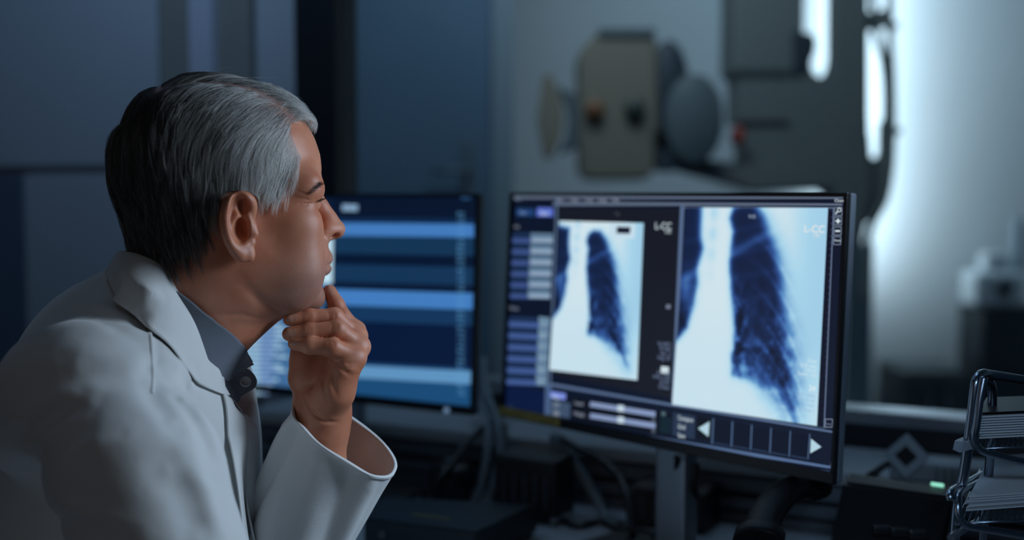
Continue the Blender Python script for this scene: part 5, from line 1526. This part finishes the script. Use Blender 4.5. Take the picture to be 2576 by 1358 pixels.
def loft(name, curves, mat_, parent, nu=48, nv=10, thick=.0016, lift=.0030, smooth=True):
    rows = []
    for c in curves:
        cc = np.array(catmull([q(*p) if not isinstance(p, np.ndarray) else p for p in c], 12))
        L = np.concatenate([[0], np.cumsum(np.linalg.norm(np.diff(cc, axis=0), axis=1))]); L /= L[-1]
        rows.append(np.stack([np.interp(np.linspace(0, 1, nu), L, cc[:, a]) for a in range(3)], 1))
    rows = np.array(rows)
    snug = HBW if name == 'shirt_collar' else CB
    out = []
    for i in range(nu):
        cc = np.array(catmull(list(rows[:, i]), 8)) if len(curves) > 2 else np.array([rows[0, i] * (1 - t) + rows[1, i] * t for t in np.linspace(0, 1, 9)])
        idx = np.linspace(0, len(cc) - 1, nv)
        out.append(np.stack([np.interp(idx, np.arange(len(cc)), cc[:, a]) for a in range(3)], 1))
    out = np.array(out)
    if 1:
        for i in range(nu):
            for j in range(nv):
                co, no, ix, d = snug.find_nearest(Vector(out[i, j]))
                sd = (Vector(out[i, j]) - co).dot(no)
                if sd < lift: out[i, j] = np.array(co + no * lift)
                elif name in ('coat_collar', 'coat_lapel') and sd < .03:
                    w = min(1, max(0, (j / (nv - 1) - .5) / .5)) ** 2 * .9
                    out[i, j] = out[i, j] * (1 - w) + np.array(co + no * lift) * w
    Vv = out.reshape(-1, 3)
    F = [(i * nv + j, (i + 1) * nv + j, (i + 1) * nv + j + 1, i * nv + j + 1) for i in range(nu - 1) for j in range(nv - 1)]
    me = np_mesh(name, Vv, F)
    o = link(name, me, mat_, parent, smooth)
    md = o.modifiers.new('thickness', 'SOLIDIFY'); md.thickness = thick; md.offset = 0
    return o
coat_me = np_mesh('lab_coat', CV, CQ)
coat = link('lab_coat', coat_me, COAT, body, True)
def seam(name, pts, r):
    cam = Vector((0, 0, CAM_Z)); out = []
    for p in catmull([(x, y, 0) for x, y in pts], 8):
        h_ = CB.ray_cast(cam, ray(p[0], p[1]).normalized())
        if h_[0] is not None: out.append(h_[0] + h_[1] * r * -.55)
    bm = bmesh.new(); tube(bm, out, r, 8)
    return obj(name, bm, COAT, coat)
seam('armhole_seam', [(366, 748), (371, 790), (380, 850), (384, 905), (386, 950), (383, 990)], .0024)
def mirror(c):                                   # the same curve on his far side
    out = []
    for p in c:
        w = q(*p); d = Vector(w) - HC; v = d.dot(RGT)
        out.append(np.array(Vector(w) - RGT * (2 * v)))
    return out
top = [(301, 633, 1.170), (345, 640, 1.135), (402, 667, 1.128), (446, 723, 1.135), (491, 784, 1.142), (525, 857, 1.152), (544, 918, 1.160), (564, 980, 1.172), (592, 1012, 1.184)]
mid = [(280, 658, 1.168), (312, 672, 1.122), (365, 708, 1.108), (408, 752, 1.106), (452, 812, 1.110), (490, 880, 1.118), (524, 942, 1.132), (553, 988, 1.152), (586, 1011, 1.178)]
outr = [(263, 687, 1.166), (292, 713, 1.118), (330, 737, 1.102), (369, 765, 1.090), (412, 824, 1.088), (455, 882, 1.094), (500, 955, 1.110), (532, 984, 1.135), (580, 1008, 1.174)]
inn = [(318, 660, 1.172), (352, 668, 1.145), (405, 700, 1.150), (450, 755, 1.152), (495, 815, 1.158), (527, 880, 1.166), (546, 935, 1.172), (565, 988, 1.180), (592, 1014, 1.186)]
col_o = loft('coat_collar', [inn, top, mid, outr], COAT, coat, nu=70, nv=22)
loft('coat_collar', [mirror(c) for c in (inn, top, mid, outr)], COAT, coat, nu=50, nv=14)
# lower lapel turned out on the chest
l0 = [(534, 988, 1.150), (553, 1035, 1.150), (577, 1110, 1.146), (594, 1200, 1.140), (606, 1290, 1.138), (616, 1380, 1.138)]
l1 = [(560, 990, 1.160), (584, 1040, 1.162), (600, 1110, 1.158), (606, 1200, 1.152), (614, 1290, 1.150), (624, 1380, 1.150)]
l2 = [(588, 1008, 1.182), (620, 1056, 1.180), (624, 1110, 1.178), (615, 1200, 1.172), (626, 1290, 1.168), (646, 1380, 1.168)]
loft('coat_lapel', [l0, l1, l2], COAT, coat, nu=60, nv=14)
l3 = [(592, 1012, 1.186), (612, 1056, 1.200), (612, 1110, 1.205), (606, 1200, 1.205), (616, 1290, 1.205), (636, 1380, 1.205)]
loft('coat_front', [l2, l3], COAT, coat, nu=40, nv=6)
# shirt collar, its stand and button
st_ = [(330, 648, 1.175), (372, 668, 1.143), (435, 711, 1.142), (485, 745, 1.143), (536, 790, 1.152), (592, 851, 1.172), (637, 917, 1.198)]
sm_ = [(320, 665, 1.174), (362, 690, 1.140), (425, 740, 1.136), (472, 780, 1.136), (520, 832, 1.145), (570, 890, 1.166), (622, 924, 1.190)]
sl_ = [(310, 690, 1.173), (350, 720, 1.138), (405, 775, 1.134), (455, 835, 1.136), (500, 895, 1.148), (540, 948, 1.166), (574, 944, 1.180)]
loft('shirt_collar', [st_, sm_, sl_], SHIRT, body, nu=56, nv=14, thick=.0022)
loft('shirt_collar', [mirror(c) for c in (st_, sm_, sl_)], SHIRT, body, nu=40, nv=10, thick=.0022)
def patch(name, outline, Yc, n=(0, -1, 0), mat_=None, thick=.002, parent=None, tilt=(0, 0)):
    bm = bmesh.new()
    cxx = sum(p[0] for p in outline) / len(outline); cyy = sum(p[1] for p in outline) / len(outline)
    vs = [bm.verts.new(P(x, y, Yc + (x - cxx) * tilt[0] + (y - cyy) * tilt[1])) for x, y in outline]
    f = bm.faces.new(vs)
    e = bmesh.ops.extrude_face_region(bm, geom=[f])
    bmesh.ops.translate(bm, vec=(0, thick, 0), verts=[v for v in e['geom'] if isinstance(v, bmesh.types.BMVert)])
    bmesh.ops.recalc_face_normals(bm, faces=bm.faces)
    return obj(name, bm, mat_, parent)
cv = [c[:2] for c in catmull([(560, 925), (590, 930), (618, 928), (634, 938), (645, 958), (640, 976), (624, 986), (606, 998), (600, 1010), (585, 1012), (552, 990), (535, 950), (552, 922)], 6)][:-1]
patch('shirt_placket', [(float(a), float(b)) for a, b in cv], 1.186, mat_=SHIRT, parent=body, thick=.003, tilt=(.0005, 0))
bm = bmesh.new()
bc = P(617, 960, 1.190); nrm = Vector((.35, -.72, .55)).normalized()
Mb = Matrix.Translation(bc) @ nrm.to_track_quat('Z', 'Y').to_matrix().to_4x4()
lathe(bm, [(.0001, -.001), (.0058, -.001), (.0062, .0004), (.0060, .0014), (.0046, .0017), (.0042, .0010), (.0001, .0010)], M=Mb, n=28)
obj('shirt_button', bm, mat('button_grey', (.42, .45, .47), .35), body)
# far sleeve with open cuff round the raised forearm
def sleeve():
    rings = [((742, 1009), (993, 1184), .048), ((735, 1024), (984, 1200), .0485), ((712, 1075), (958, 1240), .050), ((680, 1150), (924, 1298), .052), ((650, 1225), (893, 1352), .054), ((628, 1300), (862, 1410), .056), ((610, 1390), (835, 1480), .058), ((600, 1500), (815, 1560), .06)]
    n = 72; rows = []
    Rg = []
    for k, (a, b, d) in enumerate(rings):
        Y = 1.198 + .004 * k
        A = q(*a, Y); B = q(*b, Y); c = (A + B) / 2; mj = (B - A) / 2
        axis = np.cross(mj, [0, 1, 0]); axis /= np.linalg.norm(axis)           # along the sleeve in the picture plane
        if axis[2] < 0: axis = -axis
        mn = np.array([0, -1, 0]) * d * .97 - axis * d * (.20 - .02 * k)           # near side of the rim sags lower
        ring = []
        for i in range(n):
            t = 2 * math.pi * i / n
            r = 1 + (.010 + .012 * min(k, 4) / 4) * math.sin(3 * t + k * .5) + .010 * math.sin(7 * t + 1.3 + .25 * k) * (min(k, 3) / 3)
            cs, sn = math.cos(t), math.sin(t)
            e = .86
            ring.append(c + mj * (abs(cs) ** e * np.sign(cs)) * (1 if k < 1 else r) + mn * (abs(sn) ** e * np.sign(sn)) * r)
        Rg.append(np.array(ring))
    Rg = np.array(Rg)
    out = []
    for i in range(n):
        out.append(np.array(catmull(list(Rg[:, i]), 10)))
    out = np.array(out)                               # n x m x 3
    m = out.shape[1]
    # long soft folds running down from the cuff
    for i in range(n):
        t = 2 * math.pi * i / n
        for j in range(m):
            c = out[:, j].mean(0); f = min(1, j / 14)
            a = 0
            for t0, wd, am, dr in ((2.45, .15, .0038, -.010), (2.15, .13, -.0034, -.010), (1.75, .20, .0028, .008), (1.35, .16, -.0030, .010), (.85, .18, .0026, .006), (2.85, .14, -.003, -.008), (4.4, .3, .004, .0), (5.2, .3, -.004, 0)):
                dt = (t - (t0 if t0 < 7 else t0) + dr * j + math.pi) % (2 * math.pi) - math.pi
                a += am * math.exp(-(dt / wd) ** 2)
            d = out[i, j] - c
            out[i, j] += d / np.linalg.norm(d) * a * f * 1.5
    V = out.reshape(-1, 3)
    F = [(i * m + j, ((i + 1) % n) * m + j, ((i + 1) % n) * m + j + 1, i * m + j + 1) for i in range(n) for j in range(m - 1)]
    me = np_mesh('coat_sleeve', V, F)
    o = link('coat_sleeve', me, COAT, coat, True)
    md = o.modifiers.new('thickness', 'SOLIDIFY'); md.thickness = .0018; md.offset = -1
    # stitched hem: a slightly thicker band round the opening
    hb = []
    for side in (1.0,):
        V2 = []
        for i in range(n):
            for j in range(0, 6):
                c = out[:, j].mean(0); d = out[i, j] - c; d /= np.linalg.norm(d)
                V2.append(out[i, j] + d * (.0012 if j < 5 else .0002))
        F2 = [(i * 6 + j, ((i + 1) % n) * 6 + j, ((i + 1) % n) * 6 + j + 1, i * 6 + j + 1) for i in range(n) for j in range(5)]
        h = link('sleeve_hem', np_mesh('sleeve_hem', V2, F2), COAT, coat, True)
        md = h.modifiers.new('thickness', 'SOLIDIFY'); md.thickness = .0034; md.offset = -1
    return o
sleeve()
